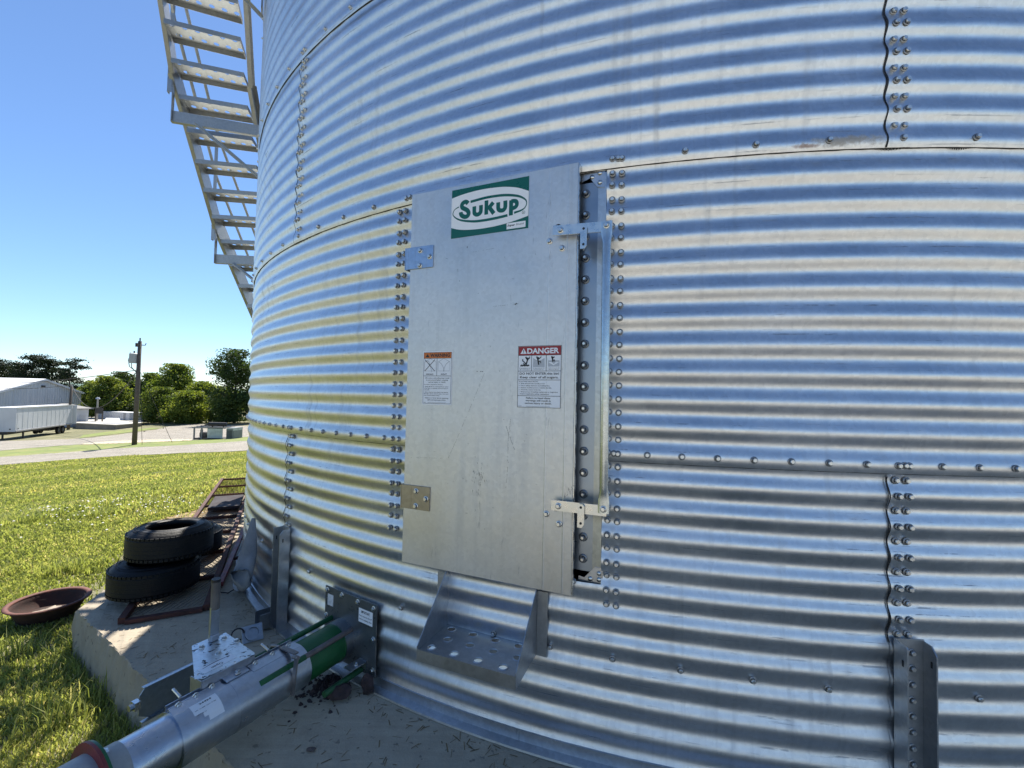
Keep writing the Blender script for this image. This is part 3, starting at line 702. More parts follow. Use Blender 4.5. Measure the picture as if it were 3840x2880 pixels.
# corner gussets with rivets
gm = plain('gusset_steel', (.55, .55, .56), .35, .95, .1, 12, .05)
BR = MB(); BR.lathe([(.0001, .006), (.005, .0055), (.0085, .003), (.0095, 0)], 12); RV = bpy.data.meshes.new('rivet'); RV.from_pydata(BR.v, [], BR.f); RV.polygons.foreach_set('use_smooth', [True] * len(RV.polygons)); RV.materials.append(M_ZINC)
for (pts, riv) in ((((1253, 366), (1307, 360), (1306, 405), (1290, 403), (1274, 385), (1256, 395)), ((1279, 383), (1296, 374), (1296, 394))),
                   (((1246, 1262), (1250, 1243), (1262, 1247), (1285, 1225), (1302, 1228), (1302, 1266)), ((1275, 1250), (1294, 1239), (1294, 1252)))):
    q = [dl(*p, -.052) for p in pts]; n = len(q); mb = MB()
    mb.add([(x, y, z) for y in (-.056, -.052) for x, z in q], [tuple(range(n)), tuple(range(n, 2 * n))[::-1]] + [(i, n + i, n + (i + 1) % n, (i + 1) % n) for i in range(n)], FD)
    mb.build('gusset', gm, frame_o)
    for p in riv:
        x, z = dl(*p, -.052); inst(RV, 'rivet', FD @ Matrix.Translation((x, -.052, z)) @ Matrix.Rotation(-math.pi / 2, 4, 'X'), frame_o)
JW = bolt_mesh(.0095, .010, .0175, .005, 6, name='jamb_bolt'); JW.materials.append(M_GASKET)
js = MB(); js.tube([(0, 0, .010), (0, 0, .020)], .005, 8); JS = bpy.data.meshes.new('stud'); JS.from_pydata(js.v, [], js.f); JS.materials.append(M_ZINC)
for i in range(18):
    py = 419 + (1206 - 419) * i / 17; px = 1266 + (1259.5 - 1266) * i / 17; x, z = dl(px, py, JN + .0026)
    m = FD @ Matrix.Translation((x, JN + .0026, z)) @ Matrix.Rotation(-math.pi / 2, 4, 'X')
    jbolt = inst(JW, 'jamb_bolt', m, frame_o); 
    inst(JS, 'stud', m, frame_o)

# ---- perforated step below the door
stp = []
F0 = frame(-22.9, 0)
SZ = .375
bl_, br_, fl_, fr_ = at_z(966, 1347, SZ), at_z(1158, 1396, SZ), at_z(905, 1408, SZ), at_z(1116, 1466, SZ)
cx_ = (bl_ + br_ + fl_ + fr_) / 4; ex = ((br_ - bl_) + (fr_ - fl_)).normalized(); ey = Vector((0, 0, 1)).cross(ex)
SM = Matrix(((ex.x, ey.x, 0, cx_.x), (ex.y, ey.y, 0, cx_.y), (0, 0, 1, SZ), (0, 0, 0, 1)))
w_ = ((br_ - bl_).length + (fr_ - fl_).length) / 2; d_ = ((fl_ - bl_).length + (fr_ - br_).length) / 2
step = MB(); pf = perforated(w_, d_, 4, 3, .0165, .13, .003, 12); step.add(pf.v, pf.f, SM)
step_o = step.build('door_step', M_GALVD, bin_)
lip = MB(); lip.box((0, -d_ / 2 - .002, -.016), (w_, .003, .040), SM); lip.box((0, -d_ / 2 - .002 + .0015, .0065), (w_ + .004, .007, .005), SM); lip.build('front_lip', M_GALVD, step_o)
for sx in (-1, 1):
    mb = MB(); x = sx * (w_ / 2 + .0015); yb = d_ / 2 + .012; hgt = .235
    poly = [(-d_ / 2 - .003, -.036), (yb, -.02), (yb, hgt), (yb - .035, hgt), (-d_ / 2 - .003, .02)]
    n = len(poly); mb.add([(x + e * .0015, y, z) for e in (-1, 1) for y, z in poly], [tuple(range(n))[::-1], tuple(range(n, 2 * n))] + [(i, (i + 1) % n, n + (i + 1) % n, n + i) for i in range(n)], SM)
    sp_o = mb.build('side_plate', M_GALVD, step_o)
    mb = MB(); mb.box((x + sx * .0235, d_ / 2 - .019, .10), (.042, .003, .245), SM); mb.box((x + sx * .022, d_ / 2 - .0212, .0), (.006, .001, .006), SM); mb.build('mounting_flange', M_GALVD, step_o)
rl = MB(); rl.lathe([(.0205, .0032), (.0175, .006), (.0160, .0055), (.0160, .001)], 14); RIM = bpy.data.meshes.new('hole_rim'); RIM.from_pydata(rl.v, [], rl.f); RIM.polygons.foreach_set('use_smooth', [True] * len(RIM.polygons)); RIM.materials.append(M_GALV)
for j in range(3):
    for i in range(4):
        cw = w_ / 4; cd = d_ / 3; x = -w_ / 2 + cw * (i + .5) + .13 * cw * (1 if j % 2 else -1); y = -d_ / 2 + cd * (j + .5)
        inst(RIM, 'hole_rim', SM @ Matrix.Translation((x, y, 0)), step_o)

# ------------------------------------------------------------------ lettering
_text_cache = {}
def text_mesh(s, bold=0.0, res=2, shear=0.0):
    key = (s, bold, res, shear)
    if key in _text_cache: return _text_cache[key]
    cu = bpy.data.curves.new('t', 'FONT'); cu.body = s; cu.resolution_u = res; cu.offset = bold; cu.shear = shear; cu.fill_mode = 'FRONT'
    o = bpy.data.objects.new('t', cu); COL.objects.link(o); dg = bpy.context.evaluated_depsgraph_get(); me = o.evaluated_get(dg).to_mesh()
    v = [tuple(x.co) for x in me.vertices]; f = [tuple(p.vertices) for p in me.polygons]
    o.evaluated_get(dg).to_mesh_clear(); bpy.data.objects.remove(o); bpy.data.curves.remove(cu)
    _text_cache[key] = (v, f); return v, f
def put_text(mb, s, x, y, h, M, w=None, align_='L', z=0., bold=0.012, shear=0.0, res=2, cap=.70):
    """text with capital height h, left (or centre) at x, baseline y, in the XY plane of M; squeezed to width w when given"""
    v, f = text_mesh(s, bold, res, shear); xs = [p[0] for p in v]; x0, x1 = min(xs), max(xs); k = h / cap; kx = k
    if w: kx = w / (x1 - x0)
    ox = x - x0 * kx if align_ == 'L' else x - (x0 + x1) / 2 * kx
    mb.add([(p[0] * kx + ox, p[1] * k + y, z) for p in v], f, M)
def strip(mb, pts, wd, M, z, aspect=1.0):
    """flat ribbon; widths may vary"""
    n = len(pts); ws = wd if isinstance(wd, (list, tuple)) else [wd] * n; L_ = []; 
    for i in range(n):
        a = Vector(pts[max(i - 1, 0)]); b = Vector(pts[min(i + 1, n - 1)]); d = (b - a).normalized(); nn = Vector((-d.y, d.x)) * ws[i] / 2; p = Vector(pts[i])
        L_ += [(p.x + nn.x, p.y + nn.y, z), (p.x - nn.x, p.y - nn.y, z)]
    mb.add(L_, [(2 * i, 2 * i + 1, 2 * i + 3, 2 * i + 2) for i in range(n - 1)], M)
def smooth_pts(p, k=4):
    out = []; n = len(p)
    for i in range(n - 1):
        a, b, c, d = p[max(i - 1, 0)], p[i], p[i + 1], p[min(i + 2, n - 1)]
        for j in range(k):
            t = j / k; out.append(tuple(.5 * (2 * b[m] + (c[m] - a[m]) * t + (2 * a[m] - 5 * b[m] + 4 * c[m] - d[m]) * t * t + (3 * b[m] - a[m] - 3 * c[m] + d[m]) * t ** 3) for m in (0, 1)))
    return out + [tuple(p[-1])]
def fill(mb, poly, M, z): mb.add([(p[0], p[1], z) for p in poly], [tuple(range(len(poly)))], M)
# a sign lies on the door: XY plane of matrix SGN(x along door, y up), z outward
ROTD = Matrix(((1, 0, 0, 0), (0, 0, 1, 0), (0, 1, 0, 0), (0, 0, 0, 1)))
def sign_base(name, corners, label, mat=None, th=.0008):
    q = [dl(*c, .001) for c in corners]; x0 = (q[0][0] + q[3][0]) / 2; x1 = (q[1][0] + q[2][0]) / 2; z0 = (q[2][1] + q[3][1]) / 2; z1 = (q[0][1] + q[1][1]) / 2
    Mx = FD @ Matrix.Translation((x0, .0004, z0)) @ ROTD; o = thing(name, Mx.translation, label, 'sign')
    W, H = x1 - x0, z1 - z0; b = MB(); b.box((W / 2, H / 2, th / 2), (W, H, th), Mx); b.build('sign_panel', mat or M_WHITE, o)
    return o, Mx, W, H
# the maker's sign
sg, MX, SWD, SHT = sign_base('logo_sign', ((976, 412), (1143, 380), (1141, 492), (975, 516)), 'green and white maker sign with oval word logo at the top of the bin door', M_LOGO)
S = lambda pts: [(p[0] / 1000 * SWD, p[1] / 1000 * SHT) for p in pts]
wt = S(smooth_pts([[0, 833], [169, 881], [393, 907], [610, 892], [742, 862], [873, 805], [1000, 709]])); wb = S(smooth_pts([[0, 222], [93, 171], [208, 138], [348, 120], [512, 120], [672, 138], [828, 174], [1000, 233]]))
mb = MB(); n = len(wt); wbi = [(x, float(np.interp(x, [p[0] for p in wb], [p[1] for p in wb]))) for x, _ in wt]
mb.add([(x, y, .00115) for x, y in wt] + [(x, y, .00115) for x, y in wbi], [(i, n + i, n + i + 1, i + 1) for i in range(n - 1)], MX); mb.build('oval_field', M_WHITE, sg)
u = SWD / 1000 * 1.0
lt = MB()
def stroke(p, w, z=.0015): strip(lt, S(smooth_pts(p)), w * u, MX, z)
lw = 49
stroke([[226, 672], [205, 707], [180, 714], [152, 693], [141, 647], [153, 602], [188, 568], [219, 530], [236, 480], [229, 431], [204, 408], [175, 414], [147, 443], [132, 480], [129, 520]], lw + 3)
stroke([[311, 591], [313, 469], [321, 438], [344, 416], [369, 418], [391, 442], [400, 481], [399, 594]], lw)
strip(lt, S([[471, 668], [471, 384]]), lw * u, MX, .0015); strip(lt, S([[493, 492], [560, 604]]), lw * u, MX, .0016); strip(lt, S([[505, 530], [570, 380]]), lw * u, MX, .0017)
stroke([[623, 589], [625, 475], [637, 435], [661, 417], [687, 418], [705, 442], [714, 484], [713, 600]], lw)
strip(lt, S([[787, 588], [786, 290]]), lw * u, MX, .0015); stroke([[787, 567], [829, 562], [852, 538], [858, 488], [846, 447], [820, 428], [794, 424]], lw - 3, .0016)
def swoosh(p, w):
    q = smooth_pts(p); ww = np.interp(np.linspace(0, 1, len(q)), np.linspace(0, 1, len(w)), w); strip(lt, S(q), [x * u for x in ww], MX, .0015)
swoosh([[259, 697], [450, 725], [612, 723], [744, 699], [874, 644], [951, 568], [977, 497], [963, 413], [918, 361], [826, 331]], [31, 31, 31, 30, 26, 18, 11, 11, 18, 26])
swoosh([[744, 303], [617, 285], [456, 277], [318, 286], [177, 330], [90, 384], [31, 462], [21, 524], [47, 594], [101, 632]], [31, 31, 31, 29, 24, 18, 12, 10, 10, 14])
lt.build('word_logo', M_LOGO, sg)
mb = MB(); ring = [(941 + 18 * math.cos(a), 311 + 28 * math.sin(a)) for a in np.linspace(0, 2 * math.pi, 17)]; strip(mb, S(ring), 4 * u, MX, .0015); put_text(mb, 'R', .941 * SWD, .295 * SHT, .03 * SHT, MX, align_='C', z=.0015); mb.build('registered_mark', M_LOGO, sg)
mb = MB(); mb.box((.852 * SWD, .087 * SHT, .0011), (.232 * SWD, .118 * SHT, .0004), MX); mb.build('badge', M_WHITE, sg)
mb = MB(); put_text(mb, 'Super', .744 * SWD, .082 * SHT, .036 * SHT, MX, .098 * SWD, z=.0016, shear=.25, bold=.03); put_text(mb, 'Shield', .85 * SWD, .082 * SHT, .036 * SHT, MX, .1 * SWD, z=.0016, shear=.25, bold=-.002); mb.build('badge_text', M_BLACK, sg)

def rect_outline(mb, x0, y0, x1, y1, w, M, z):
    for (a, b, c, d) in ((x0, y0, x1, y0 + w), (x0, y1 - w, x1, y1), (x0, y0 + w, x0 + w, y1 - w), (x1 - w, y0 + w, x1, y1 - w)): fill(mb, [(a, b), (c, b), (c, d), (a, d)], M, z)
def person_limb(mb, pts, w, M, z): strip(mb, pts, w, M, z)
# danger sign (positions in thousandths of width and height, origin bottom left)
dg, MX, W, H = sign_base('danger_sign', ((1119, 748), (1213, 745), (1211, 882), (1118, 880)), 'white danger sign with red header and three pictograms on the right of the bin door')
P = lambda x, y: (x / 1000 * W, y / 1000 * H)
mb = MB(); a, b = P(12, 845), P(988, 990); mb.box(((a[0] + b[0]) / 2, (a[1] + b[1]) / 2, .001), (b[0] - a[0], b[1] - a[1], .0003), MX); mb.build('header', M_REDINK, dg)
mb = MB(); put_text(mb, 'DANGER', .215 * W, .875 * H, .083 * H, MX, .735 * W, z=.0014, bold=.035, res=3); fill(mb, [P(55, 872), P(205, 872), P(130, 962)], MX, .0014); mb.build('header_text', M_WHITE, dg)
mb = MB(); strip(mb, [P(130, 938), P(130, 902)], .016 * W, MX, .0016); strip(mb, [P(130, 894), P(130, 884)], .016 * W, MX, .0016)
rect_outline(mb, 0, 0, W, H, .010 * W, MX, .0012)
for y in (845, 590, 447, 190): strip(mb, [P(5, y), P(995, y)], .010 * W, MX, .0012)
for x in (322, 660): strip(mb, [P(x, 590), P(x, 845)], .010 * W, MX, .0013)
mb.build('rules', M_BLACK, dg)
def fig(parts, head, extra=()):
    pg = MB()
    for p, w in parts: strip(pg, [P(*q) for q in p], w / 1000 * W, MX, .0014)
    for x in extra: strip(pg, [P(x, 664), P(x + 14, 698)], .018 * W, MX, .0014)
    pg.lathe([(.0001, 0), (.022 * W, 0)], 12, MX @ Matrix.Translation((*P(*head), .0014))); pg.build('pictogram', M_BLACK, dg)
fig([([(180, 820), (225, 770), (195, 700)], 34), ([(225, 775), (275, 800), (272, 825)], 22), ([(225, 780), (180, 815)], 22), ([(195, 705), (150, 735), (110, 760), (112, 785)], 24), ([(195, 705), (150, 700), (125, 715)], 24), ([(60, 680), (270, 680)], 24)], (235, 795), range(70, 270, 40))
fig([([(440, 825), (470, 770), (490, 690)], 32), ([(470, 775), (525, 805), (545, 822)], 20), ([(480, 740), (530, 745), (535, 715)], 24)], (478, 800))
fig([([(780, 825), (800, 785), (815, 735)], 30), ([(800, 790), (850, 815)], 20), ([(808, 760), (850, 765), (848, 740)], 22)], (808, 805))
mb = MB(); fill(mb, [P(355, 655), P(625, 655), P(622, 800), P(540, 765), P(440, 765), P(360, 800)], MX, .0011); fill(mb, [P(700, 660), P(960, 660), P(960, 760), P(700, 760)], MX, .0011); mb.build('grain_tint', plain('decal_tint', (.50, .51, .53), .4, 0, .1, 200, 0), dg)
mb = MB(); fill(mb, [P(705, 732), P(780, 732), P(830, 700), P(880, 732), P(955, 732), P(830, 680)], MX, .00125); mb.build('grain_funnel', M_WHITE, dg)
mb = MB()
for (cx, t1, t2) in ((165, 'Rotating flighting will', 'kill or dismember.'), (490, 'Flowing material will', 'trap and suffocate.'), (828, 'Crusted material will', 'collapse and suffocate.')):
    put_text(mb, t1, cx / 1000 * W, .632 * H, .012 * H, MX, .26 * W, 'C', .0013, res=1); put_text(mb, t2, cx / 1000 * W, .607 * H, .012 * H, MX, .24 * W, 'C', .0013, res=1)
put_text(mb, 'DO NOT ENTER this bin!', .5 * W, .532 * H, .036 * H, MX, .91 * W, 'C', .0013, bold=.018); put_text(mb, 'Keep clear of all augers.', .5 * W, .473 * H, .036 * H, MX, .89 * W, 'C', .0013, bold=.018)
for i, t in enumerate(('If you must enter the bin:', 'Shut off and lock out all power.', 'Use a safety harness and safety line.', 'Station another person outside the bin.', 'Avoid the center of the bin.', 'Wear proper breathing equipment or respirator.', 'Follow applicable safety regulations.')):
    wds = (.45, .57, .68, .72, .48, .87, .67)[i]; y = .413 - .0335 * i
    put_text(mb, t, (.035 if i == 0 else .075) * W, y * H, .017 * H, MX, wds * W, 'L', .0013, bold=.02, res=1)
    if i: strip(mb, [P(35, y * 1000 + 6), P(48, y * 1000 + 6)], .012 * W, MX, .0013)
for i, t in enumerate(('Failure to heed these', 'warnings will result in', 'serious injury or death.')): put_text(mb, t, .49 * W, (.143 - .042 * i) * H, .026 * H, MX, (.56, .58, .62)[i] * W, 'C', .0013, bold=.02)
strip(mb, [P(30, 22), P(110, 22)], .006 * W, MX, .0013); strip(mb, [P(210, 20), P(760, 20)], .005 * W, MX, .0013)
mb.build('sign_text', M_BLACK, dg)
# warning sign
wg, MX, W, H = sign_base('warning_sign', ((914, 760), (978, 757.5), (974.5, 875), (912, 873.5)), 'narrow white warning sign with orange header on the left of the bin door')
mb = MB(); a, b = P(35, 870), P(965, 975); mb.box(((a[0] + b[0]) / 2, (a[1] + b[1]) / 2, .001), (b[0] - a[0], b[1] - a[1], .0003), MX); mb.build('header', M_ORANGE, wg)
mb = MB(); put_text(mb, 'WARNING', .25 * W, .893 * H, .062 * H, MX, .67 * W, z=.0014, bold=.035); fill(mb, [P(85, 890), P(225, 890), P(155, 952)], MX, .0014)
rect_outline(mb, .025 * W, .018 * H, .975 * W, .982 * H, .010 * W, MX, .0012)
for y in (868, 537): strip(mb, [P(30, y), P(970, y)], .012 * W, MX, .0012)
strip(mb, [P(487, 537), P(487, 868)], .012 * W, MX, .0013)
strip(mb, [P(70, 845), P(415, 630)], .018 * W, MX, .0015); strip(mb, [P(415, 845), P(70, 630)], .018 * W, MX, .0016)
put_text(mb, 'WRONG', .24 * W, .553 * H, .03 * H, MX, .26 * W, 'C', .0013); put_text(mb, 'RIGHT', .73 * W, .553 * H, .03 * H, MX, .2 * W, 'C', .0013)
rows = [('Off-center unloading may result', .5, .488, .84, 'C'), ('in structural failure causing', .5, .45, .74, 'C'), ('serious injury or death.', .5, .412, .60, 'C'), ('To avoid a hazardous situation:', .06, .368, .66, 'L'), ('- Grain MUST be unloaded from center', .06, .328, .84, 'L'), ('of bin first to maintain uniform load on', .06, .298, .82, 'L'), ('sidewalls.', .06, .268, .2, 'L'),
        ('- After all grain has emptied by gravity', .06, .225, .83, 'L'), ('through center unload sump, open and', .06, .195, .83, 'L'), ('clear intermediate sumps.', .06, .165, .55, 'L'), ('Failure to heed above warning', .5, .115, .80, 'C'), ('will void warranty of bin.', .5, .078, .64, 'C')]
for i, (t, x, y, w, al) in enumerate(rows): put_text(mb, t, x * W, y * H, (.021 if al == 'C' else .016) * H, MX, w * W, al, .0013, bold=.018, res=1)
strip(mb, [P(60, 40), P(130, 40)], .008 * W, MX, .0013); strip(mb, [P(200, 38), P(820, 38)], .006 * W, MX, .0013)
mb.build('sign_text', M_BLACK, wg)
mb = MB()
for (x0, pk) in ((60, 360), (530, 760)):
    strip(mb, [P(x0, 800), P(x0 + 190, 862), P(x0 + 390, 800), P(x0 + 390, 630), P(x0, 630), P(x0, 800)], .010 * W, MX, .0012)
strip(mb, [P(550, 805), P(640, 760), P(720, 680), P(720, 620)], .012 * W, MX, .0013); strip(mb, [P(900, 805), P(800, 760), P(730, 680), P(730, 620)], .012 * W, MX, .0013); strip(mb, [P(80, 800), P(200, 815), P(300, 650), P(310, 610)], .012 * W, MX, .0013)
mb.build('diagrams', M_GREYINK, wg)

# ------------------------------------------------------------------ spiral stair on the bin wall
RISE = RING / 5
def st_theta(z): return 10.085 * z - 117.28
stair = thing('bin_staircase', wall(-95, R0 + .5, 0), 'galvanised steel stair with perforated treads climbing the left side of the bin', 'staircase')
tm = perforated(.62, .245, 6, 2, .024, .12, .0025, 10)
for y in (-.124, .124): tm.box((0, y, -.021), (.62, .003, .046))
for x in (-.3085, .3085): tm.box((x, 0, -.021), (.003, .24, .04))
TREAD = bpy.data.meshes.new('tread'); TREAD.from_pydata(tm.v, [], tm.f); TREAD.materials.append(M_STAIR)
for i in range(-4, 21):
    z = 4.773 - RISE * i; th = st_theta(z) - 1.42; t = rad(th); en = Vector((math.sin(t), -math.cos(t), 0)); et = Vector((math.cos(t), math.sin(t), 0))
    o = Vector((BX, BY, z)) + en * (R0 + .562)
    inst(TREAD, 'tread', Matrix(((en.x, et.x, 0, o.x), (en.y, et.y, 0, o.y), (0, 0, 1, o.z), (0, 0, 0, 1))), stair)
BKT = [(-73.35 + 11.27 * k, 4.02 + 1.1176 * k) for k in range(-3, 2)]
for k in range(-4, 1):
    th0 = -73.35 + 11.27 * k; th1 = th0 + 11.27
    for rr, nm in ((R0 + .892, 'outer_stringer'), (R0 + .235, 'inner_stringer')):
        za = (th0 + 117.28) / 10.085 + .17; zb = (th1 + 117.28) / 10.085 + .17
        a = wall(th0, rr, za); b = wall(th1, rr, zb); d = (b - a).normalized(); out = Vector((math.sin(rad(th0 + 5.6)), -math.cos(rad(th0 + 5.6)), 0)) * (1 if rr > R0 + .5 else -1)
        mb = MB(); mb.beam(a, b, .004, .185); up = out.cross(d) if out.cross(d).z > 0 else d.cross(out)
        for s_ in (-1, 1): mb.beam(a + up * s_ * .0945 + out * .018, b + up * s_ * .0945 + out * .018, .036, .004)
        if za > .25: mb.build(nm, M_STAIR, stair)
    if k > -4:
        rr = R0 + .93
        for h in (.55, 1.05):
            a = wall(th0, rr, (th0 + 117.28) / 10.085 + .17 + h); b = wall(th1, rr, (th1 + 117.28) / 10.085 + .17 + h)
            mb = MB(); mb.tube([a, b], .0165, 8); mb.build('handrail', M_STAIR, stair)
for th, z in BKT:
    F = frame(th, R0)
    mb = MB(); mb.box((0, .47, z + .055), (.006, .90, .11), F); mb.box((-.02, .47, z + .003), (.04, .90, .005), F); br = mb.build('bracket', M_STAIR, stair)
    mb = MB(); mb.box((.004, .905, z + .30), (.05, .006, .60), F); mb.build('hanger', M_STAIR, stair)
    mb = MB(); mb.beam((.02, .70, z + .01), (.02, .015, z - .52), .035, .006, (1, 0, 0), F); mb.beam((.0365, .70, z + .01), (.0365, .015, z - .52), .004, .03, (1, 0, 0), F); mb.build('brace', M_STAIR, stair)
    mb = MB(); mb.box((.01, .945, z + .95), (.045, .006, 1.35), F); mb.box((.032, .945 - .018, z + .95), (.005, .036, 1.35), F); mb.build('post', M_STAIR, stair)
    mb = MB(); mb.box((0, .025, z + .05), (.10, .012, 1.0), F); mb.build('wall_strap', M_STAIR, stair)

# ------------------------------------------------------------------ unload auger
A0 = Vector((-.802, 2.232, .157)); ad = Vector((math.cos(rad(-116.3)), math.sin(rad(-116.3)), 0)); al = Vector((ad.y, -ad.x, 0))
if al.dot(A0) < 0: al = -al
MA = Matrix(((ad.x, al.x, 0, A0.x), (ad.y, al.y, 0, A0.y), (0, 0, 1, A0.z), (0, 0, 0, 1)))   # x outward along tube, y far side, z up
aug = thing('unload_auger', (A0.x, A0.y, 0), 'galvanised and green unload auger tube bolted to the foot of the bin', 'auger')
XL = MA @ Matrix(((0, 0, 1, 0), (1, 0, 0, 0), (0, 1, 0, 0), (0, 0, 0, 1)))      # lathe axis along the tube
def ring(name, prof, mat, parent=None, n=48, smooth=True):
    mb = MB(); mb.lathe([(r, x) for x, r in prof], n, XL); return mb.build(name, mat, parent or aug, smooth, flat_angle=40)
ring('green_tube', [(-.06, .0865), (.30, .0865)], M_GREEN)
ring('collar', [(-.03, .087), (-.03, .0915), (.055, .0915), (.055, .087)], M_TUBE)
ring('clamp_sleeve', [(.252, .0868), (.252, .0925), (.545, .0925), (.545, .088)], M_TUBE)
ring('clamp_sleeve', [(.475, .0928), (.475, .0945), (.56, .0945), (.56, .0928)], M_TUBE)
ring('clamp_sleeve', [(.56, .088), (.56, .0935), (.752, .0935), (.752, .084)], M_TUBE)
ring('outer_tube', [(.745, .0845), (.90, .0845)], M_TUBE)
pale = plain('pale_worn_tube', (.42, .42, .40), .55, .3, .3, 9, .2, dirt=(.16, .14, .12), dirt_amt=.5, dscale=9)
ring('end_sleeve', [(.885, .0846), (.885, .0868), (.945, .0868), (.945, .08)], pale)
jf = ring('joint_flange', [(.945, .087), (.945, .128), (.953, .128), (.953, .087)], M_GREEN)
ring('joint_flange', [(.9535, .087), (.9535, .130), (.962, .130), (.962, .087)], M_REDPAINT)
ring('next_tube', [(.962, .100), (1.035, .100), (1.037, .104), (1.75, .104), (1.75, .0)], pale)
for k in range(8):
    a = k * math.pi / 4 + .3; inst(BMs, 'bolt', XL @ Matrix.Translation((.114 * math.cos(a), .114 * math.sin(a), .944)) @ Matrix.Rotation(math.pi, 4, 'X'), aug)
# seam flanges of the sleeve, standing up along the top
for (u0, u1) in ((.258, .468), (.575, .748)):
    for y, h in ((.020, .020), (.036, .028)):
        mb = MB(); mb.beam((u0, y, .088 + h / 4), (u1, y, .088 + h / 4), .003, h * .8, (0, 0, 1), MA); mb.build('seam_flange', M_TUBE, aug)
    mb = MB(); mb.beam((u0, .0, .0935), (u1, .0, .0935), .044, .004, (0, -.2, 1), MA); mb.build('seam_flange', M_TUBE, aug)
    for u_ in np.linspace(u0 + .03, u1 - .03, 3): inst(BMs, 'bolt', MA @ Matrix.Translation((u_, .0183, .096)) @ Matrix.Rotation(math.pi / 2, 4, 'X'), aug)
mb = MB(); mb.bevbox((.52, .018, .102), (.09, .05, .006), .002, MA, Matrix.Rotation(rad(12), 3, 'X')); mb.build('joint_tab', M_TUBE, aug)
inst(BMs, 'bolt', MA @ Matrix.Translation((.515, .008, .104)), aug)
for u_ in (.70, .365):
    mb = MB(); mb.tube([(u_, .038, .108), (u_, .085, .122)], .005, 8, True, MA); mb.build('stud_bolt', M_ZINC, aug)
# wall plate
FP = frame(-33.05, R0 + .014)
pl = MB(); pl.bevbox((0, .003, .213), (.385, .006, .33), .0015, FP); plate = pl.build('wall_plate', M_PLATE, aug)
for (x, z) in ((-.175, .36), (-.06, .362), (.06, .36), (.172, .358), (-.178, .235), (.176, .22), (.176, .08), (-.178, .08)):
    inst(BMs, 'bolt', FP @ Matrix.Translation((x, .006, z)) @ Matrix.Rotation(-math.pi / 2, 4, 'X'), plate)
FPS = FP @ Matrix(((1, 0, 0, 0), (0, 0, 1, 0), (0, 1, 0, 0), (0, 0, 0, 1)))
mb = MB(); mb.box((.118, .305, .0068), (.098, .064, .0006), FPS); mb.build('notice_sticker', M_WHITE, plate)
mb = MB(); put_text(mb, 'IMPORTANT:', .118, .317, .0115, FPS, .06, 'C', .0073, bold=.03); put_text(mb, 'Power must be shut off', .118, .300, .0075, FPS, .086, 'C', .0073, res=1); put_text(mb, 'before engaging chain', .118, .285, .0075, FPS, .086, 'C', .0073, res=1); mb.build('notice_text', M_BLACK, plate)
mb = MB(); mb.box((-.148, .315, .0068), (.045, .055, .0006), FPS); mb.build('torn_sticker', plain('faded_sticker', (.62, .63, .64), .5, 0, .2, 60, 0), plate)
ct = MB(); ct.box((.112, .05, .105), (.05, .09, .005), FP); ct.box((.112, .008, .09), (.05, .005, .04), FP); ct.build('tube_tab', M_TUBE, aug); inst(BMs, 'bolt', FP @ Matrix.Translation((.115, .05, .108)), aug)
# rods
def rod(p, q, r, mat, name): mb = MB(); mb.tube([p, q], r, 10, True, MA); return mb.build(name, mat, aug, True, flat_angle=50)
rod((-.03, .085, .075), (.39, .085, .073), .0125, M_GREEN, 'pull_rod')
worn = plain('worn_rod', (.20, .17, .16), .5, .4, .4, 12, .3, dirt=(.12, .05, .04), dirt_amt=.6)
rod((-.03, -.067, .062), (.268, -.064, .058), .0125, worn, 'pull_rod'); rod((.268, -.064, .058), (.475, -.062, .056), .0135, M_GREEN, 'pull_rod')
rod((-.04, -.149, -.097), (.228, -.142, -.097), .0135, M_GREEN, 'pull_rod')
mb = MB(); mb.tube([(-.045, -.149, -.097), (-.005, -.149, -.097)], .015, 8, True, MA); mb.box((-.03, -.14, -.105), (.05, .05, .06), MA); mb.build('rod_end', M_GREEN, aug)
mb = MB(); mb.beam((.318, .02, .104), (.318, -.075, .102), .02, .006, (0, 0, 1), MA); mb.beam((.335, -.098, .108), (.352, -.1, -.04), .018, .007, (1, 0, 0), MA); mb.tube([(.318, .085, .092), (.318, .03, .104)], .006, 8, True, MA); mb.tube([(.335, -.075, .098), (.335, -.108, .100)], .008, 8, True, MA); mb.build('rod_bracket', plain('dark_zinc', (.25, .23, .22), .45, .7, .25, 20, .15), aug)
# slide-gate housing with its lever
zt_ = .29 - A0.z
q = [(.522, .302), (.470, .302), (.392, .286), (.432, .03), (.44, .02), (.625, .035), (.642, .062)]
gb = MB(); n = len(q); gb.add([(x, y, z) for z in (zt_ - .003, zt_) for x, y in q], [tuple(range(n))[::-1], tuple(range(n, 2 * n))] + [(i, (i + 1) % n, n + (i + 1) % n, n + i) for i in range(n)], MA)
M_BOX = galv('spotted_zinc', (.66, .70, .72), .33, scuff=.3)
_nt = M_BOX.node_tree; _N = _nt.nodes; _L = _nt.links; _b = _N['Principled BSDF']; _v = tex_coord(_N, _L)
_sp = noise(_N, _L, _v, 42, 3, .6); _f = ramp(_N, _L, _sp, [(.60, (0, 0, 0)), (.63, (1, 1, 1))]); _old = _b.inputs['Base Color'].links[0].from_socket
_L.new(mixc(_N, _L, _f, _old, (.05, .05, .055)), _b.inputs['Base Color'])
house = gb.build('gate_housing', M_BOX, aug)
mb = MB(); mb.box((.535, .026, zt_ - .040), (.20, .004, .078), MA, None); mb.build('housing_skirt', galv('skirt_zinc', (.55, .56, .60), .3, scuff=.5), house)
mb = MB(); mb.box((.637, .06, zt_ - .040), (.004, .066, .078), MA); mb.build('housing_skirt', M_GALVD, house)
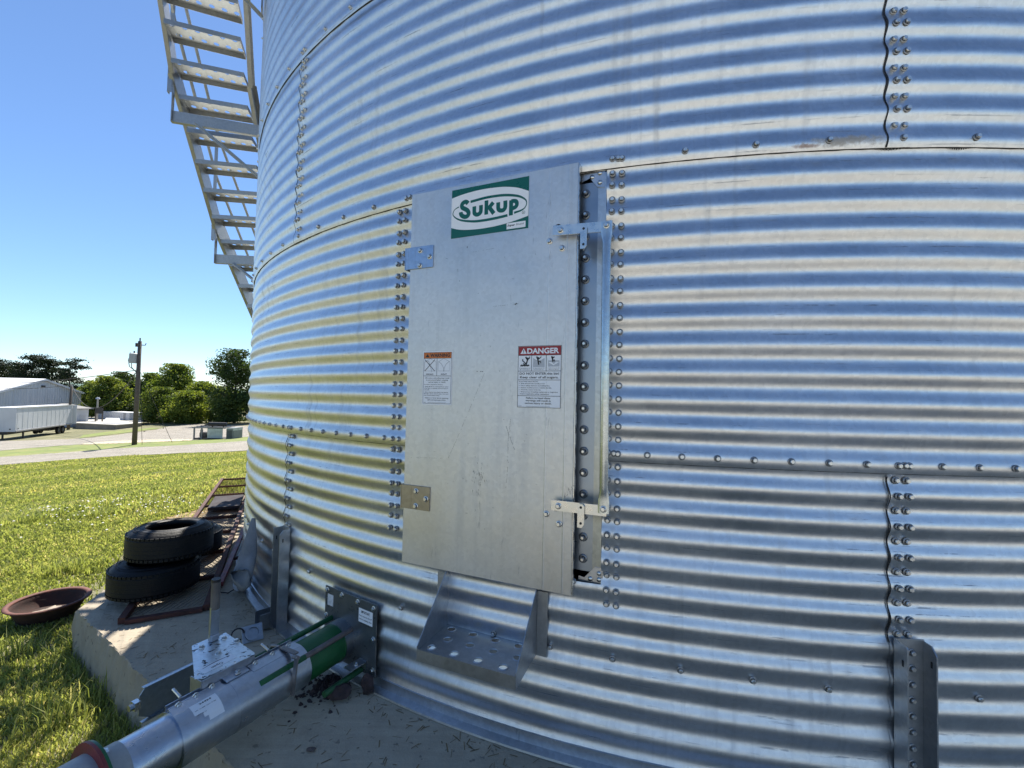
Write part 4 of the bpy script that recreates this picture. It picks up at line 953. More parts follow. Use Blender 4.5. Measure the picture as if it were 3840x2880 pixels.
for (x, y) in ((.415, .175), (.505, .15), (.425, .245), (.51, .255)): inst(BMs, 'bolt', MA @ Matrix.Translation((x, y, zt_)), house)
MS = MA @ Matrix.Translation((.545, .085, zt_ + .0006)) @ Matrix.Diagonal((1, -1, 1, 1))
mb = MB(); mb.box((0, 0, 0), (.125, .048, .0006), MS); mb.build('open_sticker', M_WHITE, house)
mb = MB(); put_text(mb, 'Open', .008, .004, .014, MS, .042, 'C', .0006, bold=.02, shear=0); arc = [(-.05 + .1 * k / 10, -.012 - .006 * math.sin(math.pi * k / 10)) for k in range(11)]; strip(mb, arc, [.002 + .003 * math.sin(math.pi * k / 10) for k in range(11)], MS, .0006); fill(mb, [(-.055, -.012), (-.042, -.006), (-.043, -.018)], MS, .0007); mb.build('open_text', M_BLACK, house)
hb = Vector((.455, .267)); mb = MB(); mb.bevbox((hb.x, hb.y, zt_ + .014), (.034, .028, .026), .003, MA); mb.beam((hb.x, hb.y, zt_ + .01), (hb.x + .002, hb.y - .004, zt_ + .145), .009, .036, (1, 0, 0), MA); lev = mb.build('lever', galv('lever_zinc', (.52, .56, .62), .35, scuff=.9), aug)
mb = MB(); mb.tube([(hb.x + .002, hb.y - .004, zt_ + .135), (hb.x + .004, hb.y - .008, zt_ + .252)], .0175, 14, True, MA); mb.build('grip', plain('grip_grey', (.13, .12, .11), .6, .2, .25, 14, .2), lev)
mb = MB(); mb.tube([(hb.x + .0039, hb.y - .0078, zt_ + .249), (hb.x + .0042, hb.y - .0083, zt_ + .262)], .0176, 14, True, MA); mb.build('grip_end', M_DARK, lev)
# gate strip sticking out beside the housing
mb = MB(); poly = [(.40, -.07), (.66, -.07), (.70, -.045), (.70, .03), (.675, .062), (.40, .062)]; n = len(poly)
mb.add([(x, y, z) for y in (.303, .3065) for x, z in poly], [tuple(range(n)), tuple(range(n, 2 * n))[::-1]] + [(i, n + i, n + (i + 1) % n, (i + 1) % n) for i in range(n)], MA); mb.box((.55, .296, .0605), (.29, .018, .003), MA); mb.box((.55, .296, -.0685), (.29, .018, .003), MA)
mb.build('gate_strip', galv('strip_zinc', (.50, .55, .58), .4, scuff=.4), aug); mb = MB(); mb.box((.712, .30, .005), (.02, .03, .03), MA); mb.tube([(.712, .30, .005), (.735, .30, .005)], .012, 8, True, MA); mb.build('strip_stop', M_ZINC, aug)
# support leg under the outer end
mb = MB(); zb = gz(*(MA @ Vector((1.5, 0, 0))).xy) - A0.z; mb.box((1.5, .06, (zb - .07) / 2), (.04, .006, abs(zb + .06)), MA); mb.box((1.5, -.06, (zb - .07) / 2), (.04, .006, abs(zb + .06)), MA); mb.build('support_leg', M_GALVD, aug)
# parts label: torn white tag on the sleeve
lbl = MB(); nn = 14
for i in range(nn + 1):
    for j in range(7):
        a = rad(96 - j * 11); u_ = .615 + .088 * i / nn; rr_ = .0941; lbl.v.append(tuple(MA @ Vector((u_, -rr_ * math.cos(a), rr_ * math.sin(a)))))
lbl.f = [(i * 7 + j, i * 7 + j + 1, (i + 1) * 7 + j + 1, (i + 1) * 7 + j) for i in range(nn) for j in range(6) if not (i > 9 and j > 3 or (i in (8, 9) and j == 5) or (i < 2 and j == 0))]
lb_o = lbl.build('parts_label', M_WHITE, aug)
lt = MB()
def lab_text(s, u_, a_deg, h, w, bold=.01):
    v, f = text_mesh(s, bold, 1); x0 = min(p[0] for p in v); x1 = max(p[0] for p in v); k = h / .7; kx = w / (x1 - x0); out = []
    for p in v:
        uu = u_ - (p[0] - x0) * kx; a = rad(a_deg) + (p[1] * k) / .0946; out.append(MA @ Vector((uu, -.0946 * math.cos(a), .0946 * math.sin(a))))
    lt.add([tuple(p) for p in out], f)
lab_text('24424', .675, 70, .006, .04, .03); lab_text('S/N  CLAMP ASSY TUBE', .697, 60, .003, .07); lab_text('UPC 16-11', .697, 50, .003, .03); lt.build('label_text', M_BLACK, lb_o)

# ------------------------------------------------------------------ things on the pad
def spill(name, c, r, h, seed, label, cat, n=26, mat=M_SPILL):
    rnd = random.Random(seed); mb = MB(); m = 6
    mb.v.append((c[0], c[1], h)); 
    for j in range(1, m + 1):
        for i in range(n):
            a = 2 * math.pi * i / n; rr_ = r * j / m * (1 + .25 * math.sin(3 * a + seed) + .12 * rnd.uniform(-1, 1)); mb.v.append((c[0] + rr_ * math.cos(a) * 1.25, c[1] + rr_ * math.sin(a), max(.0005, h * (1 - (j / m) ** 1.6) + rnd.uniform(-.004, .006) * (j < m)) if j < m else .0005))
    mb.f += [(0, 1 + i, 1 + (i + 1) % n) for i in range(n)] + [(1 + (j - 1) * n + i, 1 + j * n + i, 1 + j * n + (i + 1) % n, 1 + (j - 1) * n + (i + 1) % n) for j in range(1, m) for i in range(n)]
    return mb.build(name, mat, None, True)
crumbs = MB(); rnd_ = random.Random(4)
for i in range(230):
    a_ = rnd_.gauss(0, 1); b_ = rnd_.gauss(0, 1); c_ = MA @ Vector((.10 + .085 * a_, -.02 + .055 * b_, 0)); s_ = rnd_.uniform(.003, .013) * (1.6 if abs(a_) + abs(b_) < 1 else 1)
    if not (.0 < c_.z + 1 < 5) or math.hypot(c_.x - BX, c_.y - BY) < R0 + .06: continue
    vs = [(c_.x + s_ * math.cos(t) * rnd_.uniform(.7, 1.2), c_.y + s_ * math.sin(t) * rnd_.uniform(.7, 1.2), .0005) for t in (0, 1.3, 2.5, 3.8, 5.0)] + [(c_.x + rnd_.uniform(-.3, .3) * s_, c_.y + rnd_.uniform(-.3, .3) * s_, s_ * rnd_.uniform(.6, 1.3))]
    crumbs.add(vs, [(k, (k + 1) % 5, 5) for k in range(5)])
tag(crumbs.build('spilled_grain', M_SPILL), 'dark crumbs of old spilled grain on the pad under the auger', 'grain', kind='stuff')
def lump(name, c, s, seed, mat, label, cat, n=2):
    bm = bmesh.new(); bmesh.ops.create_icosphere(bm, subdivisions=2, radius=1); rnd = random.Random(seed)
    for v in bm.verts: v.co = Vector((v.co.x * s[0], v.co.y * s[1], v.co.z * s[2])) * rnd.uniform(.72, 1.18)
    mn = min(v.co.z for v in bm.verts)
    for v in bm.verts: v.co.z -= mn
    me = bpy.data.meshes.new(name); bm.to_mesh(me); bm.free(); me.materials.append(mat); o = bpy.data.objects.new(name, me); COL.objects.link(o); o.location = c; return tag(o, label, cat)
lump('clod', (-.735, 2.03, .0), (.055, .045, .035), 5, M_SPILL, 'dark crumbly clod lying beside the green rod below the auger', 'clod')
lump('pebble', (-.728, 1.735, 0), (.018, .012, .007), 8, M_STONE, 'small dark brown stone alone on the bare concrete pad', 'stone')
lump('clod', (-.62, 2.06, 0), (.03, .026, .05), 12, M_SPILL, 'dark lump of residue under the lower corner of the auger wall plate', 'clod')
# stray clamp fitting behind the housing
cl = thing('pipe_clamp', (-1.36, 2.45, 0), 'loose grey steel pipe clamp fitting lying on the pad behind the gate housing', 'clamp')
Mc = Matrix.Translation((-1.36, 2.46, .0)) @ Matrix.Rotation(rad(40), 4, 'Z') @ Matrix.Rotation(rad(55), 4, 'X')
mb = MB(); mb.lathe([(.028, .0), (.038, .0), (.038, .012), (.028, .012)], 20, Mc @ Matrix.Translation((0, .05, 0)), True); mb.build('ring', M_GALVD, cl)
mb = MB(); mb.bevbox((0, .05, -.004), (.10, .085, .004), .001, Mc); mb.build('back_plate', M_GALVD, cl)
mb = MB(); mb.tube([Mc @ Vector((-.07 + .03 * math.cos(a), .06 + .03 * math.sin(a), .01)) for a in np.linspace(0, 5.2, 14)], .004, 6); mb.build('hook', M_DARK, cl)

# tyres
def tyre(name, c, r, w, z0, label, seed, tilt=(0, 0)):
    ri = r * .56; k = r / .245
    o = thing(name, (c[0], c[1], z0), label, 'tyre', 'worn tyres left on the pad')
    M = Matrix.Translation((c[0], c[1], z0)) @ Matrix.Rotation(tilt[0], 4, 'X') @ Matrix.Rotation(tilt[1], 4, 'Y')
    out = [(ri, .018), (ri * 1.04, .004), (r * .72, 0.0), (r * .88, .010), (r * .96, .026), (r, .05), (r * 1.004, w / 2), (r, w - .05), (r * .96, w - .026), (r * .88, w - .010), (r * .72, w), (ri * 1.04, w - .004), (ri, w - .018), (ri * 1.03, w - .03), (r * .90, w - .05), (r * .95, w / 2), (r * .90, .05), (ri * 1.03, .03)]
    mb = MB(); mb.lathe(out, 64, M, True); body = mb.build('carcass', M_RUBBER, o, True, flat_angle=50)
    # shoulder lugs and circumferential ribs
    mb = MB()
    for i in range(56):
        a = 2 * math.pi * i / 56
        for zz in (.034, w - .034):
            mb.box((r * .992, 0, zz), (.008, r * .085, .016), M @ Matrix.Rotation(a, 4, 'Z'))
    tag(mb.build('shoulder_lugs', M_RUBBER, o), kind='stuff')
    mb = MB()
    for zz in np.linspace(.06, w - .06, 4): mb.lathe([(r * 1.0, zz - .015), (r * 1.008, zz - .012), (r * 1.008, zz + .012), (r * 1.0, zz + .015)], 64, M)
    mb.build('tread_ribs', M_RUBBER, o, True, flat_angle=30)
    mb = MB()
    for rr_ in (.78, .84): mb.lathe([(r * rr_ - .003, w - .002), (r * rr_, w + .0015), (r * rr_ + .003, w - .003)], 64, M)
    mb.lathe([(ri * 1.04, w - .003), (ri * 1.1, w + .004), (ri * 1.16, w - .001)], 64, M); mb.build('sidewall_rings', M_RUBBER, o, True)
    return o
tyre('worn_tyre', (-2.325, 3.005), .243, .20, .034, 'worn black tyre at the bottom of the stack on the pad corner', 1)
tyre('worn_tyre', (-2.285, 3.075), .240, .20, .236, 'worn black tyre lying on top of another with its open hole upward', 2, (rad(-1), 0))
tyre('worn_tyre', (-2.61, 3.68), .245, .20, .034, 'black tyre mostly hidden behind the stacked pair', 3)

# rusty ramp of angle iron and expanded metal
RA = Vector((-2.205, 2.615)); rdir = Vector((-.452, .892)); rdir.normalize(); rside = Vector((rdir.y, -rdir.x)); RL, RWD = 4.75, .405
MR = Matrix(((rside.x, rdir.x, 0, RA.x), (rside.y, rdir.y, 0, RA.y), (0, 0, 1, 0.004), (0, 0, 0, 1)))
ramp_o = thing('mesh_ramp', (RA.x, RA.y, 0), 'long rusty steel ramp with expanded metal deck lying under the tyres along the pad', 'ramp')
for x in (.0, RWD):
    mb = MB(); mb.box((x, RL / 2, .018), (.034, RL, .034), MR); mb.build('side_rail', M_RUST, ramp_o)
for y in [0.0] + [.55 + .6 * k for k in range(7)] + [RL]:
    mb = MB(); mb.box((RWD / 2, y, .012), (RWD - .036, .036, .022), MR); mb.build('crossbar', M_RUST, ramp_o)
em = MB()
dx, dy = .030, .062; nx_ = int((RWD - .04) / dx); ny_ = int(RL / dy)
for j in range(ny_):
    for i in range(nx_):
        x0 = .02 + i * dx; y0 = .02 + j * dy
        for (p, q) in (((x0, y0 + dy / 2), (x0 + dx / 2, y0)), ((x0 + dx / 2, y0), (x0 + dx, y0 + dy / 2)), ((x0, y0 + dy / 2), (x0 + dx / 2, y0 + dy)), ((x0 + dx / 2, y0 + dy), (x0 + dx, y0 + dy / 2))):
            d = Vector((q[0] - p[0], q[1] - p[1])).normalized(); nn = Vector((-d.y, d.x)) * .0022
            em.add([(p[0] + nn.x, p[1] + nn.y, .028), (p[0] - nn.x, p[1] - nn.y, .033), (q[0] - nn.x, q[1] - nn.y, .033), (q[0] + nn.x, q[1] + nn.y, .028)], [(0, 1, 2, 3)], MR)
tag(em.build('expanded_mesh', M_RUST, ramp_o), kind='stuff')
mb = MB(); mb.box((RWD / 2 + .03, 2.9, .052), (.30, .62, .03), MR); mb.build('deck_plate', plain('dark_rusty_plate', (.022, .014, .015), .8, .2, .4, 8, .3), ramp_o)
# second red frame leaning along the wall side
rr = thing('steel_bar_frame', (-1.95, 3.1, 0), 'narrow worn red steel bar frame lying on the pad between ramp and bin', 'frame')
p0, p1 = at_z(476, 1262, .03), at_z(527, 1145, .06); dd = (p1 - p0); p1 = p0 + dd * 1.5
mb = MB(); mb.beam(p0, p1, .03, .03); mb.build('rail', M_REDPAINT, rr)
off = Vector((dd.y, -dd.x, 0)).normalized() * .16
mb = MB(); mb.beam(p0 + off + dd * .25, p1 + off, .03, .03); mb.build('rail', M_RUST, rr)
for f in (.4, .8, 1.2):
    mb = MB(); mb.beam(p0 + dd * f, p0 + dd * f + off, .03, .02); mb.build('crossbar', M_RUST, rr)
mb = MB(); mb.beam(p0 + Vector((0, 0, .0)), p0 + Vector((-.03, -.05, -.02)), .02, .02); mb.build('hook', M_RUST, rr)
# grey canvas spout against the wall
cs = thing('canvas_spout', at_z(520, 1268, 0), 'limp grey canvas spout slumped against the foot of the bin behind the stiffener', 'spout')
pts = [at_cyl(547, 1120, R0 + .06), at_cyl(541, 1160, R0 + .085), at_cyl(536, 1195, R0 + .10), at_cyl(530, 1225, R0 + .13), at_cyl(523, 1248, R0 + .17), at_z(519, 1262, .055)]
mb = MB(); nn = 22; rs = [.012, .034, .05, .062, .062, .052]
for i, p in enumerate(pts):
    d = (pts[min(i + 1, len(pts) - 1)] - pts[max(i - 1, 0)]).normalized(); s_ = d.cross(Vector((0, 1, 0))).normalized(); u_ = s_.cross(d)
    for k in range(nn):
        a = 2 * math.pi * k / nn; w_r = rs[i] * (1 + .16 * math.sin(3 * a + i * .7) + .08 * math.sin(7 * a + i * 2)); mb.v.append(tuple(p + s_ * math.cos(a) * w_r + u_ * math.sin(a) * w_r * .6))
mb.f = [(i * nn + k, i * nn + (k + 1) % nn, (i + 1) * nn + (k + 1) % nn, (i + 1) * nn + k) for i in range(len(pts) - 1) for k in range(nn)]
mb.build('sleeve', M_CANVAS, cs, True)
e = pts[-1]; dv = (pts[-1] - pts[-2]).normalized(); mb = MB(); mb.tube([e - dv * .02, e + dv * .035], [.042, .044], 20); mb.build('end_cap', plain('dull_white_plastic', (.42, .43, .44), .5, 0, .1, 9, .1), cs, True, flat_angle=40)
mb = MB(); mb.tube([e + Vector((-.13, -.02, -.045)), e + Vector((-.06, -.03, -.047)), e + Vector((-.02, 0, -.02))], .004, 6); mb.build('tie_cord', M_DARK, cs)

# rusty pan on the grass
bz = -.135; bc = (-3.2, 3.188); pan = thing('rusty_pan', (*bc, gz(*bc)), 'round rusty steel pan lying in the grass left of the concrete pad', 'pan'); MPn = Matrix.Translation((*bc, bz))
gzp = gz(*bc) - bz
mb = MB(); mb.lathe([(.0001, gzp + .035), (.11, gzp + .025), (.145, gzp + .03), (.18, -.03), (.186, -.012), (.196, -.004)], 48, MPn); mb.lathe([(.0001, gzp + .026), (.12, gzp + .008), (.155, gzp + .02), (.188, -.03), (.194, -.016), (.197, -.006)], 48, MPn); mb.build('bowl', plain('dark_rust', (.05, .02, .014), .85, .0, .5, 20, .5, dirt=(.02, .015, .013), dirt_amt=.7, dscale=9), pan, True, flat_angle=50)
mb = MB(); mb.lathe([(.192, -.010), (.212, -.008), (.222, -.002), (.220, .004), (.202, .005), (.191, -.001)], 48, MPn, True); mb.build('rim', plain('bright_rust', (.14, .052, .036), .75, .1, .35, 25, .4), pan, True)
tag(spill('chaff', (0, 0), .085, .02, 9, '', '', mat=plain('chaff_grey', (.30, .25, .2), .9, 0, .4, 30, .4)), 'pale chaff lying in the bottom of the rusty pan', 'chaff', kind='stuff').location = (bc[0], bc[1], gz(*bc) + .030)

# wind-blown straw and leaf bits on the pad
lit = MB(); rnd_ = random.Random(77)
for i in range(520):
    if i % 3 == 0: q_ = wall(rnd_.uniform(-62, -12), R0 + .06 + abs(rnd_.gauss(0, .05)), 0)
    else:
        k_ = rnd_.random(); w_p = pad_poly[0].lerp(pad_poly[1], k_); n_ = Vector((w_p.x - BX, w_p.y - BY)).normalized(); dd_ = abs(rnd_.gauss(0, .28)) + .02; q_ = Vector((w_p.x - n_.x * dd_, w_p.y - n_.y * dd_, 0))
    a_ = rnd_.uniform(0, 6.28); l_ = rnd_.uniform(.004, .022); w_s = rnd_.uniform(.0007, .0022); c_, s_ = math.cos(a_), math.sin(a_)
    lit.add([(q_.x - c_ * l_ - s_ * w_s, q_.y - s_ * l_ + c_ * w_s, .001), (q_.x - c_ * l_ + s_ * w_s, q_.y - s_ * l_ - c_ * w_s, .001), (q_.x + c_ * l_ + s_ * w_s, q_.y + s_ * l_ - c_ * w_s, .003), (q_.x + c_ * l_ - s_ * w_s, q_.y + s_ * l_ + c_ * w_s, .003)], [(0, 1, 2, 3)])
tag(lit.build('straw_litter', plain('straw_litter', (.20, .14, .07), .9, 0, .5, 30, 0)), 'bits of straw and leaf litter blown over the concrete pad', 'litter', kind='stuff')

# ------------------------------------------------------------------ the yard beyond
M_METALWALL = None
def ribbed_mat(name, col, per, axis_uv=True):
    m, nt, N, L, b = new_mat(name); v = tex_coord(N, L); n1 = noise(N, L, v, .5, 5); n2 = noise(N, L, v, 3, 4)
    sv = tex_coord(N, L, (2.2, 2.2, .12)); st = noise(N, L, sv, 1.0, 4)
    c = ramp(N, L, n1, [(.3, tuple(x * .86 for x in col)), (.7, col)]); c = mixc(N, L, ramp(N, L, st, [(.52, (0, 0, 0)), (.75, (.4,) * 3)]), c, tuple(x * .62 for x in col))
    L.new(c, b.inputs['Base Color']); b.inputs['Roughness'].default_value = .5; return m
M_WALLP = ribbed_mat('painted_wall_panel', (.60, .62, .65), .3); M_ROOFP = ribbed_mat('white_roof_panel', (.78, .78, .77), .3); M_TRAIL = ribbed_mat('trailer_white', (.66, .67, .69), .3)
M_SHING = plain('roof_shingle', (.27, .26, .24), .9, 0, .15, 2, .2); M_BOARD = plain('weathered_board', (.06, .055, .05), .8, 0, .2, 3, .2)

# warehouse: gable wall faces the yard, ridge runs off to the left
ga = at_depth(-14, 849, 67); gb_ = at_depth(175.5, 848, 86); apex_px = (96.5, 820)
ga = Vector((ga.x, ga.y, 0)); gb_ = Vector((gb_.x, gb_.y, 0)); gm_ = (ga + gb_) / 2
ez = .55; rz_ = at_depth(96.5, 820, gm_.y).z; wd = (gb_ - ga).normalized(); wlen = (gb_ - ga).length; wn_ = Vector((wd.y, -wd.x, 0)); wn_ = wn_ if wn_.x > 0 else -wn_; back = -wn_
wz = min(gz(ga.x, ga.y), gz(gb_.x, gb_.y)) - .3
wh = thing('warehouse', (gm_.x, gm_.y, wz), 'big white metal warehouse with low gable roof behind the parked trailer', 'building')
npan = 34
for i in range(npan):
    s0, s1 = i / npan, (i + 1) / npan; h = lambda s: ez + (rz_ - ez) * (1 - abs(2 * s - 1)); p, q = ga.lerp(gb_, s0), ga.lerp(gb_, s1); mb = MB(); w_ = (q - p).length
    pr = [(0, 0), (w_ * .32, 0), (w_ * .42, .05), (w_ * .58, .05), (w_ * .68, 0), (w_, 0)]
    for (x, o) in pr:
        s = s0 + (s1 - s0) * x / w_; b_ = p + wd * x + wn_ * o; mb.v += [(b_.x, b_.y, wz), (b_.x, b_.y, h(s) - .02)]
    mb.f = [(2 * k, 2 * k + 2, 2 * k + 3, 2 * k + 1) for k in range(len(pr) - 1)]; mb.build('wall_panel', M_WALLP, wh)
LB = 45
for (e0, e1) in ((ga, gm_), (gb_, gm_)):
    d_out = (e0 - gm_).normalized() * .45; a = Vector((*(e0 + d_out + wn_ * .35).xy, ez - .1)); b_ = Vector((*(gm_ + wn_ * .35).xy, rz_ + .03)); mb = MB()
    c, d = b_ + back * LB, a + back * LB; up = Vector((0, 0, .12)); mb.add([a, b_, c, d, a + up, b_ + up, c + up, d + up], [(3, 2, 1, 0), (4, 5, 6, 7), (0, 1, 5, 4), (1, 2, 6, 5), (2, 3, 7, 6), (3, 0, 4, 7)]); mb.build('roof', M_ROOFP, wh)
for e0 in (ga, gb_):
    mb = MB(); a, b_ = e0, e0 + back * LB; mb.add([(a.x, a.y, wz), (b_.x, b_.y, wz), (b_.x, b_.y, ez), (a.x, a.y, ez)], [(0, 1, 2, 3)]); mb.build('side_wall', M_WALLP, wh)
for (e0, e1) in ((ga, gm_), (gb_, gm_)):
    mb = MB(); z0, z1 = ez - .12, rz_ - .02; mb.beam(Vector((*(e0 + wn_ * .37).xy, z0)), Vector((*(e1 + wn_ * .37).xy, z1)), .05, .28); mb.build('rake_trim', plain('white_trim', (.7, .7, .7), .5), wh)
mb = MB(); c = ga.lerp(gb_, .49) + wn_ * .12; mb.box((c.x, c.y, rz_ - 1.15), (.3, .5, .3)); mb.build('wall_light', M_BOARD, wh)
# lean-to shed in front of the gable
sc_ = at_depth(158, 900, 74); sz = gz(sc_.x, sc_.y); shd = thing('white_shed', (sc_.x, sc_.y, sz), 'small white shed with grey hip roof between warehouse and loading dock', 'building')
pA = at_depth(120, 900, 72); pB = at_depth(194, 900, 76.5); dA = Vector((pB.x - pA.x, pB.y - pA.y, 0)); dl_ = dA.length; dA.normalize(); dN = Vector((-dA.y, dA.x, 0)); dN = dN if dN.y > 0 else -dN
ME = Matrix(((dA.x, dN.x, 0, pA.x), (dA.y, dN.y, 0, pA.y), (0, 0, 1, sz), (0, 0, 0, 1))); eh = at_depth(194, 882, 76.5).z - sz; rh = at_depth(160, 871.5, 76).z - sz
mb = MB(); mb.box((dl_ / 2, 2.2, eh / 2), (dl_ - .4, 4.4, eh), ME); mb.build('wall', M_WALLP, shd)
mb = MB(); v = [(-.2, -.4, eh), (dl_ + .25, -.4, eh), (dl_ + .25, 4.8, eh), (-.2, 4.8, eh), (1.9, 2.2, rh), (dl_ - 1.9, 2.2, rh)]; v += [(x, y, z - .12) for x, y, z in v[:4]]
mb.add(v, [(0, 1, 5, 4), (1, 2, 5), (2, 3, 4, 5), (3, 0, 4), (0, 6, 7, 1), (1, 7, 8, 2), (2, 8, 9, 3), (3, 9, 6, 0), (6, 9, 8, 7)], ME); mb.build('roof', M_SHING, shd)
mb = MB(); mb.box((dl_ - 1.0, .0 - .02, 1.0), (.9, .05, 2.0), ME); mb.build('door', plain('shed_door', (.5, .51, .52), .6), shd)

# semi trailer
tc = at_depth(34, 929, 53); te = at_depth(154.5, 919.5, 66); td = Vector((te.x - tc.x, te.y - tc.y, 0)); TL = td.length; td.normalize(); tn = Vector((td.y, -td.x, 0)); tn = tn if tn.x > 0 else -tn
fz = (tc.z + te.z) / 2; tz = gz((tc.x + te.x) / 2, (tc.y + te.y) / 2)
MT = Matrix(((td.x, -tn.x, 0, tc.x), (td.y, -tn.y, 0, tc.y), (0, 0, 1, fz), (0, 0, 0, 1)))      # x along trailer to the right, y away from the yard, z up from floor
trl = thing('semi_trailer', (tc.x, tc.y, tz), 'long dirty white box semi trailer parked in front of the warehouse', 'trailer'); BH = 2.83
mb = MB(); mb.box((TL / 2, 1.3, BH / 2), (TL, 2.56, BH), MT); body = mb.build('box_body', M_TRAIL, trl)
for i in range(13):
    mb = MB(); mb.box((.3 + (TL - .6) * i / 12, .014, BH / 2), (.06, .02, BH - .25), MT); mb.build('side_post', M_TRAIL, body)
mb = MB(); mb.box((TL / 2, .0, BH - .04), (TL + .04, .09, .14), MT); mb.build('top_rail', plain('rail_aluminium', (.55, .55, .53), .5, .3), body)
mb = MB(); mb.box((TL / 2, .0, .06), (TL + .04, .09, .16), MT); mb.build('bottom_rail', plain('rail_dirty', (.36, .35, .34), .6, .2), body)
mb = MB(); mb.box((TL + .03, -.25, BH / 2), (.07, .5, BH - .1), MT, None); mb.build('open_door', M_TRAIL, trl)
mb = MB(); mb.box((TL / 2, 1.3, -.2), (TL - .4, 1.0, .32), MT); mb.box((TL - 3.0, 1.3, -.45), (3.4, 1.2, .3), MT); mb.build('underframe', M_BOARD, trl)
gdz = tz - fz
for x in (TL - 3.6, TL - 2.35):
    for y in (.16, 2.44):
        MW = MT @ Matrix.Translation((x, y, gdz + .5)) @ Matrix.Rotation(math.pi / 2, 4, 'X'); mb = MB(); mb.lathe([(.28, -.15), (.46, -.15), (.50, -.1), (.50, .1), (.46, .15), (.28, .15)], 24, MW, True); wl_o = mb.build('wheel', M_RUBBER, trl, True, flat_angle=40)
        mb = MB(); mb.lathe([(.001, .06), (.12, .08), (.14, .02), (.28, .06), (.29, .14)], 20, MW); mb.lathe([(.001, -.06), (.12, -.08), (.14, -.02), (.28, -.06), (.29, -.14)], 20, MW); mb.build('rim', plain('rim_grey', (.22, .22, .215), .5, .2), wl_o, True)
for y in (.4, 2.2):
    mb = MB(); mb.box((2.6, y, gdz / 2), (.14, .14, -gdz), MT); mb.box((2.6, y, gdz + .04), (.35, .3, .06), MT); mb.build('landing_leg', M_BOARD, trl)
mb = MB(); mb.box((.5, -.004, .35), (.2, .01, .12), MT); mb.box((-.006, .5, .3), (.01, .14, .14), MT); mb.build('marker', M_BOARD, trl)

# loading dock
dq = [at_depth(163, 928, 72), at_depth(250, 930, 69.5), at_depth(306, 921.5, 75), at_depth(306, 912, 96), at_depth(180, 908, 96)]
dzt = at_depth(250, 917.5, 69.5).z; dk = thing('loading_dock', (dq[1].x, dq[1].y, gz(dq[1].x, dq[1].y)), 'low concrete loading dock behind the trailer with weedy verge in front', 'loading dock')
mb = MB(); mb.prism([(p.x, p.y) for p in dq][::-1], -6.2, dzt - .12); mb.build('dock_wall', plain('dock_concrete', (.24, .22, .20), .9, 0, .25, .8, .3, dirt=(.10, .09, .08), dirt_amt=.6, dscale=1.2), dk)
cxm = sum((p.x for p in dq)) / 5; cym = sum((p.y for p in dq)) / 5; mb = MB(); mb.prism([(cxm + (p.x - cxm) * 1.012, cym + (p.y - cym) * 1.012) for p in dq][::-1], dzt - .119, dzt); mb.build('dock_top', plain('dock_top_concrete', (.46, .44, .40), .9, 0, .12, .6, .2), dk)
# white storage box behind the dock, board on posts, tilted hatch
c0_, c1_ = at_depth(205, 910, 84), at_depth(279.5, 910, 80); zt2 = at_depth(240, 889.5, 82).z; dA = Vector((c1_.x - c0_.x, c1_.y - c0_.y, 0)); L2 = dA.length; dA.normalize(); dN = Vector((-dA.y, dA.x, 0)); dN = dN if dN.y > 0 else -dN
MC = Matrix(((dA.x, dN.x, 0, c0_.x), (dA.y, dN.y, 0, c0_.y), (0, 0, 1, dzt), (0, 0, 0, 1))); hh = zt2 - dzt
st = thing('storage_container', (c0_.x, c0_.y, dzt), 'white storage container standing at the back of the loading dock', 'container')
mb = MB(); mb.box((L2 / 2, 1.2, hh / 2), (L2, 2.4, hh), MC); mb.build('box', M_TRAIL, st)
for i in range(11): mb = MB(); mb.box((L2 * (i + .5) / 11 * .82, -.03, hh / 2), (.12, .06, hh - .2), MC); mb.build('rib', M_TRAIL, st)
mb = MB(); mb.box((L2 * .86, -.04, hh / 2), (.5, .08, hh - .1), MC); mb.build('door_post', plain('grey_post', (.33, .33, .34), .6), st)
bp = at_depth(213, 911, 76); bd = thing('notice_board', (bp.x, bp.y, dzt), 'dark board on two posts standing on the loading dock', 'board')
zt3, zb3 = at_depth(213, 881, 76).z, at_depth(213, 893.5, 76).z
mb = MB(); mb.box((bp.x, bp.y, (zt3 + zb3) / 2), (1.3, .14, zt3 - zb3)); mb.build('panel', M_BOARD, bd)
for sx in (-.58, .58): mb = MB(); mb.box((bp.x + sx, bp.y + .02, (dzt + zt3) / 2), (.13, .13, zt3 - dzt)); mb.build('post', M_WOOD, bd)
vp = at_depth(209, 911, 77.5); vpt = at_depth(209, 862, 77.5).z; vt = thing('meter_pole', (vp.x, vp.y, dzt), 'short pale pole with lamp cap behind the dark board on the dock', 'pole')
mb = MB(); mb.tube([(vp.x, vp.y, dzt), (vp.x, vp.y, vpt)], .13, 10); mb.build('shaft', plain('pale_pole', (.36, .34, .3), .8), vt); mb = MB(); mb.lathe([(.001, .32), (.2, .28), (.34, .0), (.001, -.02)], 14, Matrix.Translation((vp.x, vp.y, vpt))); mb.build('cap', M_WALLP, vt)
q4 = [at_depth(221, 913, 71.5), at_depth(262, 912, 71.5), at_depth(258, 904, 74), at_depth(229, 904, 74)]; mb = MB()
for p in q4[:2]: p.z = dzt + .06
for p in q4[2:]: p.z = dzt + .75
mb.add([tuple(p) for p in q4] + [(p.x, p.y + .02, p.z - .08) for p in q4], [(0, 1, 2, 3), (7, 6, 5, 4), (0, 4, 5, 1), (1, 5, 6, 2), (2, 6, 7, 3), (3, 7, 4, 0)]); mb.box(((q4[2].x + q4[3].x) / 2, q4[2].y, dzt + .34), (1.2, .08, .68)); tag(mb.build('dock_hatch', M_TRAIL, None), 'pale slanting hatch lid propped up on the loading dock', 'hatch')

